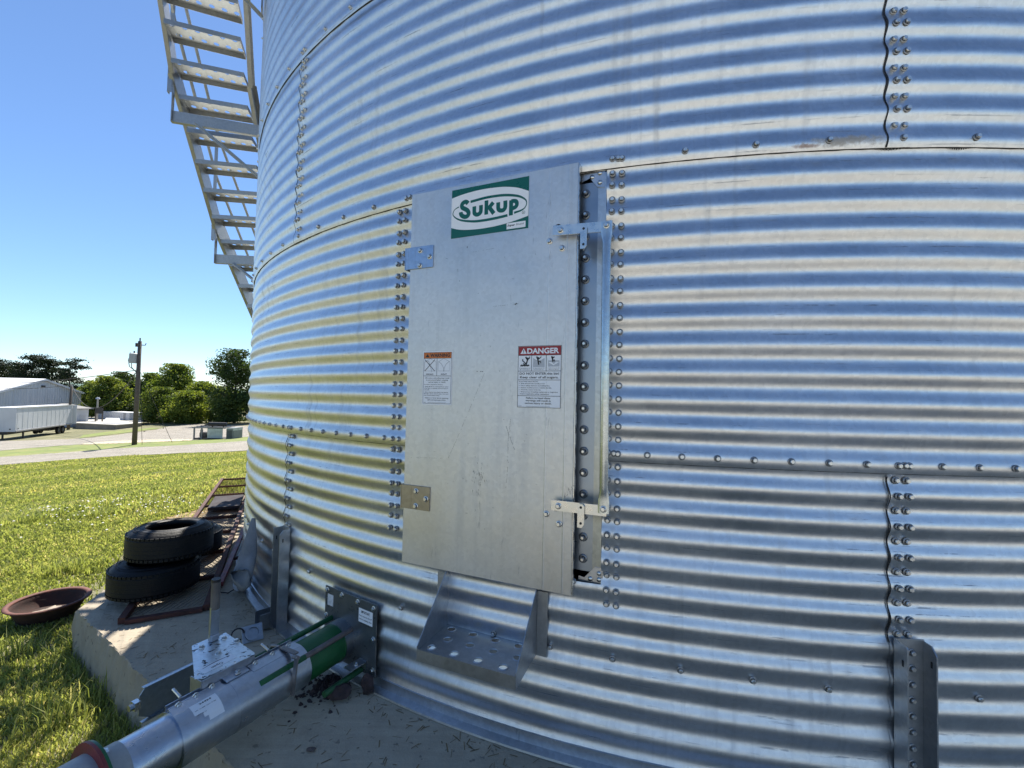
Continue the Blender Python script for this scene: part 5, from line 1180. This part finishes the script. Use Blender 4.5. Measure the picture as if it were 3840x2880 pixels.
# power pole with transformer
pb_ = on_ground(290, 961); py_ = pb_.y; ptop = at_depth(302.5, 737, py_ + .0); pole = thing('utility_pole', pb_, 'tall wooden utility pole carrying a grey transformer at the roadside', 'utility pole')
mb = MB(); mb.tube([pb_ - Vector((0, 0, .3)), pb_.lerp(ptop, .5), ptop], [.19, .165, .135], 12); mb.build('shaft', M_WOOD, pole, True)
k_ = py_ / 971.
tcn = at_depth(289.5, 774, py_); mb = MB(); mb.tube([tcn + Vector((0, 0, -10.5 * k_)), tcn + Vector((0, 0, 9.5 * k_)), tcn + Vector((0, 0, 11 * k_))], [8.6 * k_, 8.6 * k_, 6 * k_], 18); trf = mb.build('transformer', plain('transformer_grey', (.36, .38, .38), .5, .1), pole, True, flat_angle=40)
mb = MB(); mb.tube([tcn + Vector((0, 0, 10 * k_)), tcn + Vector((0, 0, 16 * k_))], 1.4 * k_, 8); mb.tube([tcn + Vector((-6 * k_, 0, 9 * k_)), tcn + Vector((-9 * k_, 0, 12 * k_))], 1.0 * k_, 8); mb.build('bushing', M_BOARD, trf)
mb = MB(); mb.box(tcn + Vector((9.5 * k_, 0, 0)), (4 * k_, 2.5 * k_, 3 * k_)); mb.build('mount', M_GALVD, trf)
mb = MB(); mb.tube([ptop, ptop + Vector((0, 0, 5 * k_))], .05, 6); mb.lathe([(.001, 7.5 * k_), (1.6 * k_, 6.5 * k_), (1.0 * k_, 5 * k_), (1.6 * k_, 4.5 * k_), (.02, 3.5 * k_)], 10, Matrix.Translation(ptop)); mb.build('insulator', M_BOARD, pole)
ar = at_depth(303, 745, py_); mb = MB(); mb.tube([ar, ar + Vector((6 * k_, 0, -.5 * k_)), ar + Vector((11 * k_, 0, -.5 * k_)), ar + Vector((12.5 * k_, 0, 4 * k_))], .035, 6); mb.build('bracket_arm', M_BOARD, pole)
co = at_depth(295, 745, py_); mb = MB(); mb.tube([co + Vector((0, 0, -4 * k_)), co + Vector((0, 0, 4 * k_))], .09, 8); mb.tube([co + Vector((0, 0, 3 * k_)), co + Vector((6 * k_, 0, 4 * k_))], .03, 6); mb.build('cutout_fuse', M_BOARD, pole)
mb = MB(); mb.tube([tcn + Vector((-8 * k_, 0, 9 * k_)), tcn + Vector((-12 * k_, 0, -4 * k_)), tcn + Vector((-9 * k_, 0, -18 * k_)), tcn + Vector((2 * k_, 0, -26 * k_)), tcn + Vector((6 * k_, 0, -28 * k_))], .03, 5); mb.tube([tcn + Vector((-3 * k_, -.1, -11 * k_)), tcn + Vector((-2 * k_, -.1, -20 * k_)), tcn + Vector((7 * k_, 0, -31 * k_))], .03, 5); mb.build('jumper_wire', M_BOARD, pole)
sp_ = at_depth(150, 878, 70); spt = at_depth(154.8, 831, 70); sp0 = Vector((sp_.x, sp_.y, gz(sp_.x, sp_.y))); sp2 = thing('service_pole', sp0, 'short thin wooden pole rising behind the trailer against the warehouse', 'utility pole')
mb = MB(); mb.tube([sp0, spt], [.2, .15], 8); mb.build('shaft', M_WOOD, sp2, True); mb = MB(); mb.box(spt + Vector((0, 0, -.15)), (.3, .25, .25)); mb.build('pole_cap', M_GALVD, sp2)
def wire(name, a, b, sag, r, label):
    pts = [a.lerp(b, t) - Vector((0, 0, sag * 4 * t * (1 - t))) for t in np.linspace(0, 1, 17)]; mb = MB(); mb.tube(pts, r, 5); tag(mb.build(name, M_BOARD, None, True), label, 'wire')
wa = at_depth(296, 802, py_)
wire('service_wire', wa, spt, 3.4, .035, 'sagging service cable from the tall pole down to the short pole'); wire('service_wire', at_depth(297, 799, py_), at_depth(-60, 826, 62), .5, .03, 'thin cable running left from below the transformer past the pines')
wire('service_wire', spt, at_depth(-40, 836, 64), .4, .03, 'thin cable running left from the short pole across the white roof'); wire('guy_wire', at_depth(302, 801, py_), on_ground(372, 956), 0.0, .018, 'steel guy wire slanting right from the tall pole to the ground')
wire('guy_wire', at_depth(303, 803, py_), on_ground(307, 961), 0.0, .018, 'steel guy wire dropping close beside the tall pole')

# old engine unit standing at the roadside
g0, g1 = on_ground(417, 951), on_ground(503, 947); gy_ = (g0.y + g1.y) / 2; gk = gy_ / 971; ga_ = at_depth(417, 950, gy_); gd_ = at_depth(503, 947, gy_)
gz0 = min(gz(ga_.x, ga_.y), gz(gd_.x, gd_.y)) ; gw = gd_.x - ga_.x; gh = at_depth(417, 922.5, gy_).z - gz0
gen = thing('engine_unit', ((ga_.x + gd_.x) / 2, gy_, gz0), 'boxy grey and white engine housing with a black muffler on top beside the gravel road', 'engine')
MG = Matrix.Translation((ga_.x, gy_, gz0)); M_GW = plain('faded_white_panel', (.50, .53, .52), .55, 0, .12, 2, .1, dirt=(.25, .25, .24), dirt_amt=.5); M_GG = plain('grey_louvre', (.20, .21, .215), .6, .2, .15, 3, .1)
mb = MB(); mb.box((gw / 2, .8, .1), (gw, 1.6, .2), MG); mb.build('skid_base', M_BOARD, gen)
mb = MB(); mb.box((gw * .54 + .0, .03, gh * .52), (gw * .38, .06, gh * .92), MG); mb.build('side_door', M_GW, gen)
mb = MB(); mb.box((gw * .915, .8, gh * .52), (gw * .17, 1.5, gh * .94), MG); rdt = mb.build('radiator_case', M_GG, gen)
for i in range(6): mb = MB(); mb.box((gw * (.845 + .028 * i), -.0, gh * .5), (.05, .12, gh * .8), MG); mb.build('louvre', M_GG, rdt)
mb = MB(); mb.box((gw * .915, .78, gh * .88), (gw * .172, 1.58, gh * .2), MG); mb.build('radiator_hood', M_GW, gen)
for x in (.012, .2): mb = MB(); mb.box((gw * x, .05, gh * .5), (.11, .11, gh), MG); mb.build('frame_post', M_GG, gen)
mb = MB(); mb.box((gw * .4, .05, gh - .05), (gw * .8, .1, .1), MG); mb.box((gw * .4, 1.5, gh - .05), (gw * .8, .1, .1), MG); mb.build('top_rail', M_GG, gen)
mb = MB(); mb.bevbox((gw * .2, .8, gh * .38), (gw * .26, .8, gh * .42), .08, MG); mb.bevbox((gw * .33, .7, gh * .25), (gw * .2, .6, gh * .3), .06, MG); mb.tube([MG @ Vector((gw * .12, .5, gh * .3)), MG @ Vector((gw * .12, .5, gh * .8))], .12, 8); mb.build('engine_block', plain('engine_grime', (.075, .07, .068), .7, .2, .4, 3, .3), gen)
mb = MB(); zz = gh + .28; mb.tube([(gw * .16, .7, zz - .12), (gw * .26, .7, zz), (gw * .27, .7, zz), (gw * .70, .7, zz), (gw * .71, .7, zz), (gw * .72, .7, zz)], [.06, .07, .2, .2, .15, .1], 14, True, MG); mb.tube([(gw * .36, .7, gh - .1), (gw * .36, .7, zz)], .07, 8, True, MG); mb.tube([(gw * .64, .7, gh - .1), (gw * .64, .7, zz)], .05, 8, True, MG); mb.build('muffler', M_DARK, gen, True, flat_angle=50)

# distant wooded hill
hx = np.linspace(-1500, 1500, 70); hm = MB()
for j, (yy, hz) in enumerate(((560, -6), (620, 3.0), (700, 9.5), (800, 14), (950, 0))):
    for i, x in enumerate(hx): hm.v.append((x, yy + 40 * math.sin(x / 170), -6 + (hz + 6) * (.75 + .25 * math.sin(x / 130 + 1) + .08 * math.sin(x / 31)) + (random.uniform(-.8, .8) if j in (1, 2, 3) else 0)))
nh = len(hx); hm.f = [(j * nh + i, j * nh + i + 1, (j + 1) * nh + i + 1, (j + 1) * nh + i) for j in range(4) for i in range(nh - 1)]
tag(hm.build('far_hill', plain('far_woods', (.10, .17, .13), .95, 0, .25, .05, 0), None, True), kind='structure')

# ------------------------------------------------------------------ trees
def leaf_mat(name, lo, hi, trans=.35):
    m, nt, N, L, b = new_mat(name); at = N.new('ShaderNodeAttribute'); at.attribute_name = 'tone'; c = ramp(N, L, at.outputs['Fac'], [(0, lo), (1, hi)])
    L.new(c, b.inputs['Base Color']); b.inputs['Roughness'].default_value = .6; b.inputs['Specular IOR Level'].default_value = .25
    t = N.new('ShaderNodeBsdfTranslucent'); L.new(mixc(N, L, 1.0, c, (1.25, 1.15, .5), 'MULTIPLY'), t.inputs[0]); mx = N.new('ShaderNodeMixShader'); mx.inputs[0].default_value = trans
    L.new(b.outputs[0], mx.inputs[1]); L.new(t.outputs[0], mx.inputs[2]); L.new(mx.outputs[0], N['Material Output'].inputs[0]); return m
def quads_obj(name, C, S, U, V, tone, mat, parent):
    """many small four-cornered leaves: centre C, half size S, axes U, V"""
    n = len(C); P = np.stack([C - U * S - V * S * .25, C + U * S * .1 - V * S, C + U * S + V * S * .25, C - U * S * .1 + V * S], 1).reshape(-1, 3)
    off = root_loc(parent); P = P - np.array(off); me = bpy.data.meshes.new(name); me.vertices.add(4 * n); me.vertices.foreach_set('co', P.astype(np.float32).ravel()); me.loops.add(4 * n); me.loops.foreach_set('vertex_index', np.arange(4 * n, dtype=np.int32)); me.polygons.add(n); me.polygons.foreach_set('loop_start', np.arange(n, dtype=np.int32) * 4)
    try: me.polygons.foreach_set('loop_total', np.full(n, 4, np.int32))
    except Exception: pass
    at = me.attributes.new('tone', 'FLOAT', 'FACE'); at.data.foreach_set('value', np.clip(tone, 0, 1).astype(np.float32)); me.update(calc_edges=True); me.materials.append(mat)
    o = bpy.data.objects.new(name, me); COL.objects.link(o); o.parent = parent; return o
def rand_axes(n):
    U = RNG.normal(size=(n, 3)); U /= np.linalg.norm(U, axis=1)[:, None]; W = RNG.normal(size=(n, 3)); V = np.cross(U, W); V /= np.linalg.norm(V, axis=1)[:, None]; return U, V
LM = {'light': leaf_mat('leaf_light', (.085, .14, .026), (.24, .29, .07), .5), 'mid': leaf_mat('leaf_mid', (.065, .11, .024), (.17, .22, .055), .45), 'dark': leaf_mat('leaf_dark', (.028, .058, .016), (.075, .115, .03)), 'pine': leaf_mat('needle_dark', (.014, .026, .012), (.035, .052, .02), .15)}
def tree(px, top, wpx, depth, kind, label, n=5200, low=.12, seed=0):
    c = at_depth(px, top, depth); k = depth / 971; base = Vector((c.x, depth, gz(c.x, depth))); H = c.z - base.z; R = wpx * k / 2
    n = int(n * 1.7); t = thing('leafy_tree', base, label, 'tree', 'trees along the edge of the yard'); rnd = np.random.default_rng(seed + 100)
    mb = MB(); lean = Vector((rnd.uniform(-.3, .3), 0, 0)); mb.tube([base - Vector((0, 0, .2)), base + lean * .5 + Vector((0, 0, H * .35)), base + lean + Vector((0, 0, H * .8))], [H * .022, H * .016, H * .005], 8)
    for i in range(7):
        a = rnd.uniform(0, 6.28); z = H * rnd.uniform(.25, .6); e = base + Vector((math.cos(a) * R * .65, math.sin(a) * R * .65, z + H * rnd.uniform(.1, .25))); mb.tube([base + lean * .5 + Vector((0, 0, z)), (base + Vector((0, 0, z))).lerp(e, .5) + Vector((0, 0, .2)), e], [H * .010, H * .007, H * .003], 6)
    mb.build('trunk', M_BARK, t, True)
    nb = 90; BC = []; 
    for i in range(nb):
        z = rnd.uniform(low, .97); prof_ = math.sin(math.pi * min(1, max(0.05, (z - low + .10) / (1.12 - low))) ** .85) ** .6; a = rnd.uniform(0, 6.28); rr_ = R * prof_ * rnd.uniform(.35, .92) ; BC.append((math.cos(a) * rr_, math.sin(a) * rr_ * .85, z * H, R * rnd.uniform(.12, .33)))
    BC = np.array(BC); w = BC[:, 3] ** 2; idx = rnd.choice(nb, n, p=w / w.sum()); d = rnd.normal(size=(n, 3)); d /= np.linalg.norm(d, axis=1)[:, None]; rr_ = BC[idx, 3] * rnd.uniform(.4, 1.28, n) 
    C = BC[idx, :3] + d * rr_[:, None] * np.array([1.15, 1.15, .8]); C[:, 2] = np.clip(C[:, 2], H * .03, H * 1.02); tone = .5 + .28 * rnd.normal(size=nb)[idx] * .8 + .18 * rnd.normal(size=n); C += np.array(base)
    U, V = rand_axes(n); S = rnd.uniform(.5, 1.15, n)[:, None] * max(.14, depth * .0020); quads_obj('crown', C, S, U, V, tone, LM[kind], t); return t
tree(236, 815, 78, 86, 'light', 'bright green rounded tree left of the utility pole', seed=1, n=7000)
tree(272, 806, 74, 101, 'dark', 'dark green tree close behind the utility pole', seed=2)
tree(196, 826, 62, 90, 'mid', 'shadowy green tree behind the white shed roof', seed=3, n=3200)
tree(330, 808, 66, 99, 'mid', 'green tree just right of the utility pole behind brighter ones', seed=4)
tree(379, 789, 104, 93, 'light', 'tallest pale green round tree in the middle of the tree line', seed=5, n=9000)
tree(350, 838, 80, 82, 'mid', 'low bushy green tree in front of the tallest round tree', seed=6, low=.02)
tree(408, 846, 92, 80, 'light', 'wide bright green bush at the front of the tree line', seed=7, low=.0, n=7000)
tree(446, 826, 84, 90, 'light', 'green tree between the tallest tree and the dark tree by the bin', seed=8, low=.04, n=7000)
tree(512, 758, 124, 78, 'dark', 'tall dark green tree right beside the edge of the bin', seed=9, n=11000, low=.03)
tree(478, 862, 66, 82, 'dark', 'low dark shrub under the tall tree beside the bin', seed=10, low=.0, n=2600)
tree(300, 868, 66, 88, 'dark', 'low dark shrub behind the utility pole foot', seed=11, low=.0, n=2600)
tree(262, 868, 54, 90, 'mid', 'low green shrub behind the white storage container', seed=12, low=.0, n=2400)
tree(590, 800, 110, 95, 'mid', 'green tree almost wholly behind the bin', seed=13, n=2500)
tree(150, 846, 60, 96, 'dark', 'dark low tree behind the right end of the warehouse', seed=14, low=.0, n=2400)
for q_, (x_, t_, w_t, d_t, k_t, lb_) in enumerate(((318, 836, 80, 112, 'mid', 'hazy green tree behind the pole guy wires in the back row'), (420, 822, 90, 114, 'mid', 'back row tree showing between the two brightest crowns'), (486, 836, 84, 110, 'mid', 'back row tree filling the gap left of the tall dark tree'), (215, 838, 70, 108, 'mid', 'back row tree above the storage container'))):
    tree(x_, t_, w_t, d_t, k_t, lb_, seed=30 + q_, low=.02, n=3200)
def pine(px, top, wpx, depth, label, seed, n=2600):
    c = at_depth(px, top, depth); k = depth / 971; base = Vector((c.x, depth, gz(c.x, depth))); H = c.z - base.z; R = wpx * k / 2; rnd = np.random.default_rng(seed + 50)
    t = thing('pine_tree', base, label, 'tree', 'pines behind the warehouse'); mb = MB(); top_ = base + Vector((rnd.uniform(-.4, .4), 0, H * .97)); mb.tube([base, base.lerp(top_, .5), top_], [.24, .17, .05], 8); CC = []; TT = []; 
    for i in range(17):
        z = H * (.46 + .53 * (i + rnd.uniform(-.3, .3)) / 17); a = rnd.uniform(0, 6.28); ln = R * (1.05 - .35 * abs((z / H - .72) / .28)) * rnd.uniform(.55, 1.0); s = base.lerp(top_, z / H / .97); e = s + Vector((math.cos(a) * ln, math.sin(a) * ln * .8, ln * rnd.uniform(.0, .25))); mb.tube([s, s.lerp(e, .6) + Vector((0, 0, .1)), e], [.07, .05, .02], 5)
        m = int(n * 1.7) // 17
        for q, f in ((.45, .25), (.75, .4), (1.0, .35)):
            mm = int(m * f); ctr = np.array(s.lerp(e, q)) + np.array([0, 0, .25]); CC.append(ctr + rnd.normal(size=(mm, 3)) * np.array([R * .2, R * .2, R * .06])); TT.append(np.full(mm, .35 + .25 * rnd.normal()) + .15 * rnd.normal(size=mm))
    mb.build('trunk', M_BARK, t, True); C = np.concatenate(CC); U, V = rand_axes(len(C)); quads_obj('crown', C, rnd.uniform(.6, 1.2, len(C))[:, None] * .17, U, V, np.concatenate(TT), LM['pine'], t)
pine(18, 783, 74, 112, 'dark pine at the far left behind the white roof', 1); pine(70, 771, 80, 110, 'tallest broad dark pine behind the warehouse ridge', 2, 3400); pine(118, 777, 56, 112, 'slim dark pine right of the broad one', 3); pine(154, 780, 70, 106, 'open airy pine at the right end of the pine group', 4, 2000); pine(42, 790, 60, 118, 'dark pine half hidden between two larger pines at left', 5); pine(-25, 780, 80, 112, 'dark pine cut by the left edge of the picture', 6)

# ------------------------------------------------------------------ grass
def grass_mat():
    m, nt, N, L, b = new_mat('grass_blade'); at = N.new('ShaderNodeAttribute'); at.attribute_name = 'tone'
    c = ramp(N, L, at.outputs['Fac'], [(0, (.16, .195, .05)), (.45, (.30, .345, .105)), (.75, (.42, .42, .16)), (1, (.58, .50, .30))]); L.new(c, b.inputs['Base Color']); b.inputs['Roughness'].default_value = .5; b.inputs['Specular IOR Level'].default_value = .3
    t = N.new('ShaderNodeBsdfTranslucent'); L.new(mixc(N, L, 1.0, c, (1.35, 1.3, .8), 'MULTIPLY'), t.inputs[0]); mx = N.new('ShaderNodeMixShader'); mx.inputs[0].default_value = .55
    L.new(b.outputs[0], mx.inputs[1]); L.new(t.outputs[0], mx.inputs[2]); L.new(mx.outputs[0], N['Material Output'].inputs[0]); return m
def vnoise(x, y, sc, seed):
    r = np.random.default_rng(seed); out = np.zeros_like(x)
    for i in range(5):
        a = r.uniform(0, 6.28); f = sc * 1.7 ** i * r.uniform(.8, 1.2); out += np.sin(x * math.cos(a) * f + y * math.sin(a) * f + r.uniform(0, 6.28)) * .6 ** i
    return out / 1.6
def blades(name, n, r0, r1, power, hgt, wid, seed, label, ang=(-.3, -1.7), bald=-.9):
    r = np.random.default_rng(seed); q = r.random(n); rr_ = (r0 ** power + q * (r1 ** power - r0 ** power)) ** (1 / power); sl = r.uniform(ang[1], ang[0], n); y = rr_ / np.sqrt(1 + sl * sl); x = sl * y
    keep = ~in_pad(x, y, .03); keep &= np.hypot(x - bc[0], y - bc[1]) >  .16; pat = vnoise(x, y, .9, 5); pat2 = vnoise(x, y, 4.0, 6)
    zz_ = ground(x, y) - EYE; dz_ = x * CF[0] + y * CF[1] + zz_ * CF[2]; qx = (1920 + FPX * (x * CX[0] + y * CX[1] + zz_ * CX[2]) / dz_) / PS; qy = (1440 - FPX * (x * CY[0] + y * CY[1] + zz_ * CY[2]) / dz_) / PS
    keep &= qy > np.interp(qx, [-160, 0, 125, 250, 375, 535, 640], [1022, 1005, 995, 986, 980, 974, 968]) + .8          # stops at the road edge
    keep &= ~((qy > np.interp(qx, [296, 360, 430, 490, 545], [1144, 1120, 1102, 1086, 1068])) & (qy < np.interp(qx, [296, 360, 430, 490, 545], [1150, 1138, 1124, 1110, 1096])) & (qx > 296) & (qx < 560) & (r.random(n) < .9))   # worn strip beside the pad
    keep &= (pat2 + pat * .6 + r.normal(0, .35, n)) > bald; x, y, rr_, pat, pat2 = (v[keep] for v in (x, y, rr_, pat, pat2)); n = len(x); z = ground(x, y)
    h = hgt * r.uniform(.5, 1.35, n) * (1 + .35 * pat) * (1 + .9 * (np.maximum(0, vnoise(x, y, 1.9, 9)) > .62)); w = np.maximum(wid, np.minimum(rr_, 9) * .0011 + np.maximum(rr_ - 9, 0) * .00035) * r.uniform(.7, 1.3, n); a = r.uniform(0, 6.28, n); b = r.uniform(.15, .95, n) * h
    c, s = np.cos(a), np.sin(a); a2 = a + r.uniform(-1, 1, n) + 1.57; bx_, by_ = np.cos(a2) * b, np.sin(a2) * b
    V = np.empty((n, 5, 3)); V[:, 0] = np.c_[x - c * w, y - s * w, z - .005]; V[:, 1] = np.c_[x + c * w, y + s * w, z - .005]; V[:, 2] = np.c_[x - c * w * .8 + bx_ * .35, y - s * w * .8 + by_ * .35, z + h * .6]; V[:, 3] = np.c_[x + c * w * .8 + bx_ * .35, y + s * w * .8 + by_ * .35, z + h * .6]; V[:, 4] = np.c_[x + bx_, y + by_, z + h]
    me = bpy.data.meshes.new(name); me.vertices.add(5 * n); me.vertices.foreach_set('co', V.astype(np.float32).ravel()); base = (np.arange(n) * 5)[:, None]; Q = np.concatenate([base + np.array([[0, 1, 3, 2]]), base + np.array([[2, 3, 4]])], 1).astype(np.int32); me.loops.add(7 * n); me.loops.foreach_set('vertex_index', Q.ravel()); me.polygons.add(2 * n); ls = (np.arange(n) * 7)[:, None] + np.array([[0, 4]]); me.polygons.foreach_set('loop_start', ls.astype(np.int32).ravel())
    try: me.polygons.foreach_set('loop_total', np.tile([4, 3], n).astype(np.int32))
    except Exception: pass
    tone = np.clip(.42 + .16 * pat + .12 * pat2 + .14 * r.normal(size=n) + (r.random(n) < .07) * .45, 0, 1); at = me.attributes.new('tone', 'FLOAT', 'FACE'); at.data.foreach_set('value', np.repeat(tone, 2).astype(np.float32)); me.update(calc_edges=True); me.materials.append(M_BLADE); o = bpy.data.objects.new(name, me); COL.objects.link(o); tag(o, label, 'grass', kind='stuff'); return o
M_BLADE = grass_mat()
blades('lawn_grass', 190000, 1.3, 7.5, 1.0, .031, .0028, 21, 'thick short green grass and clover beside the concrete pad', bald=-.8)
blades('side_grass', 60000, 1.6, 10.0, 1.0, .033, .003, 23, 'green lawn continuing to the left of the rusty pan', (-1.69, -4.5), bald=-1.0)
blades('meadow_grass', 260000, 7.0, 36.0, .8, .040, .004, 22, 'sunlit yellow green grass sloping down to the gravel road', (-.3, -1.6), bald=-1.4)
def flowers(name, n, cx, cy, sx, sy, size, col, seed, label, hz=.07):
    r = np.random.default_rng(seed); x = r.normal(cx, sx, n) ; y = r.normal(cy, sy, n); k = ~in_pad(x, y, .15); x, y = x[k], y[k]; z = ground(x, y) + hz * r.uniform(.7, 1.4, len(x)); mb = MB()
    for i in range(len(x)):
        s = size * r.uniform(.6, 1.3); vs = [(x[i] + s * math.cos(a), y[i] + s * math.sin(a), z[i] - s * .3) for a in np.linspace(0, 6.28, 7)[:-1]] + [(x[i], y[i], z[i] + s * .5)]; mb.add(vs, [(k2, (k2 + 1) % 6, 6) for k2 in range(6)])
    tag(mb.build(name, plain(name + '_petal', col, .7, 0, .1, 20, 0), None, True), label, 'flowers', kind='stuff')
fp = on_ground(230, 1105); flowers('clover_flowers', 150, fp.x, fp.y, .9, .45, .0105, (.55, .54, .50), 31, 'patch of small white clover flowers in the grass behind the tyres')
fp = on_ground(60, 1150); flowers('clover_flowers', 25, fp.x, fp.y, .8, .5, .0105, (.55, .53, .50), 32, 'scattered white clover flowers at the left edge of the lawn')
fp = on_ground(300, 1045); flowers('yellow_flowers', 140, fp.x, fp.y, 2.6, 1.2, .014, (.65, .50, .03), 33, 'scattered small yellow flowers in the sunlit meadow', .09)

def tufts(name, centres, per, hgt, seed, label):
    r = np.random.default_rng(seed); mb = MB(); tone = []
    for (cx_t, cy_t, sp) in centres:
        for i in range(per):
            x = cx_t + r.normal(0, sp); y = cy_t + r.normal(0, sp)
            if in_pad(np.array([x]), np.array([y]), .01)[0]: continue
            z = gz(x, y); h = hgt * r.uniform(.4, 1.3); a = r.uniform(0, 6.28); b = h * r.uniform(.2, .9); w = .0028; c, s = math.cos(a), math.sin(a); dx_, dy_ = -s * b, c * b
            mb.add([(x - c * w, y - s * w, z - .01), (x + c * w, y + s * w, z - .01), (x + c * w * .8 + dx_ * .3, y + s * w * .8 + dy_ * .3, z + h * .6), (x - c * w * .8 + dx_ * .3, y - s * w * .8 + dy_ * .3, z + h * .6), (x + dx_, y + dy_, z + h * .95)], [(0, 1, 2, 3), (3, 2, 4)]); t_ = float(np.clip(r.normal(.4, .25), 0, 1)); tone += [t_, t_]
    o = mb.build(name, M_BLADE); at = o.data.attributes.new('tone', 'FLOAT', 'FACE'); at.data.foreach_set('value', np.array(tone, np.float32)); tag(o, label, 'grass', kind='stuff')
ed = []
for i in range(46):
    w_p = pad_poly[0].lerp(pad_poly[1], i / 45); n_ = Vector((w_p.x - BX, w_p.y - BY)).normalized(); ed.append((w_p.x + n_.x * .07, w_p.y + n_.y * .07, .035))
for i in range(14):
    w_p = pad_poly[0].lerp(pad_poly[9], i / 16); n_ = Vector((w_p.x - BX, w_p.y - BY)).normalized(); ed.append((w_p.x + n_.x * .06, w_p.y + n_.y * .06, .03))
tufts('edge_grass', ed, 30, .075, 41, 'longer untrimmed grass growing along the foot of the concrete pad')
tf = []
for q in ((110, 1243), (160, 1236), (60, 1132), (335, 1092), (255, 1498), (118, 1560), (300, 1470), (28, 1420), (215, 1120), (180, 1395)):
    g_ = on_ground(*q); tf.append((g_.x, g_.y, .055))
tufts('grass_tufts', tf, 90, .13, 42, 'scattered taller grass tufts standing up from the lawn')
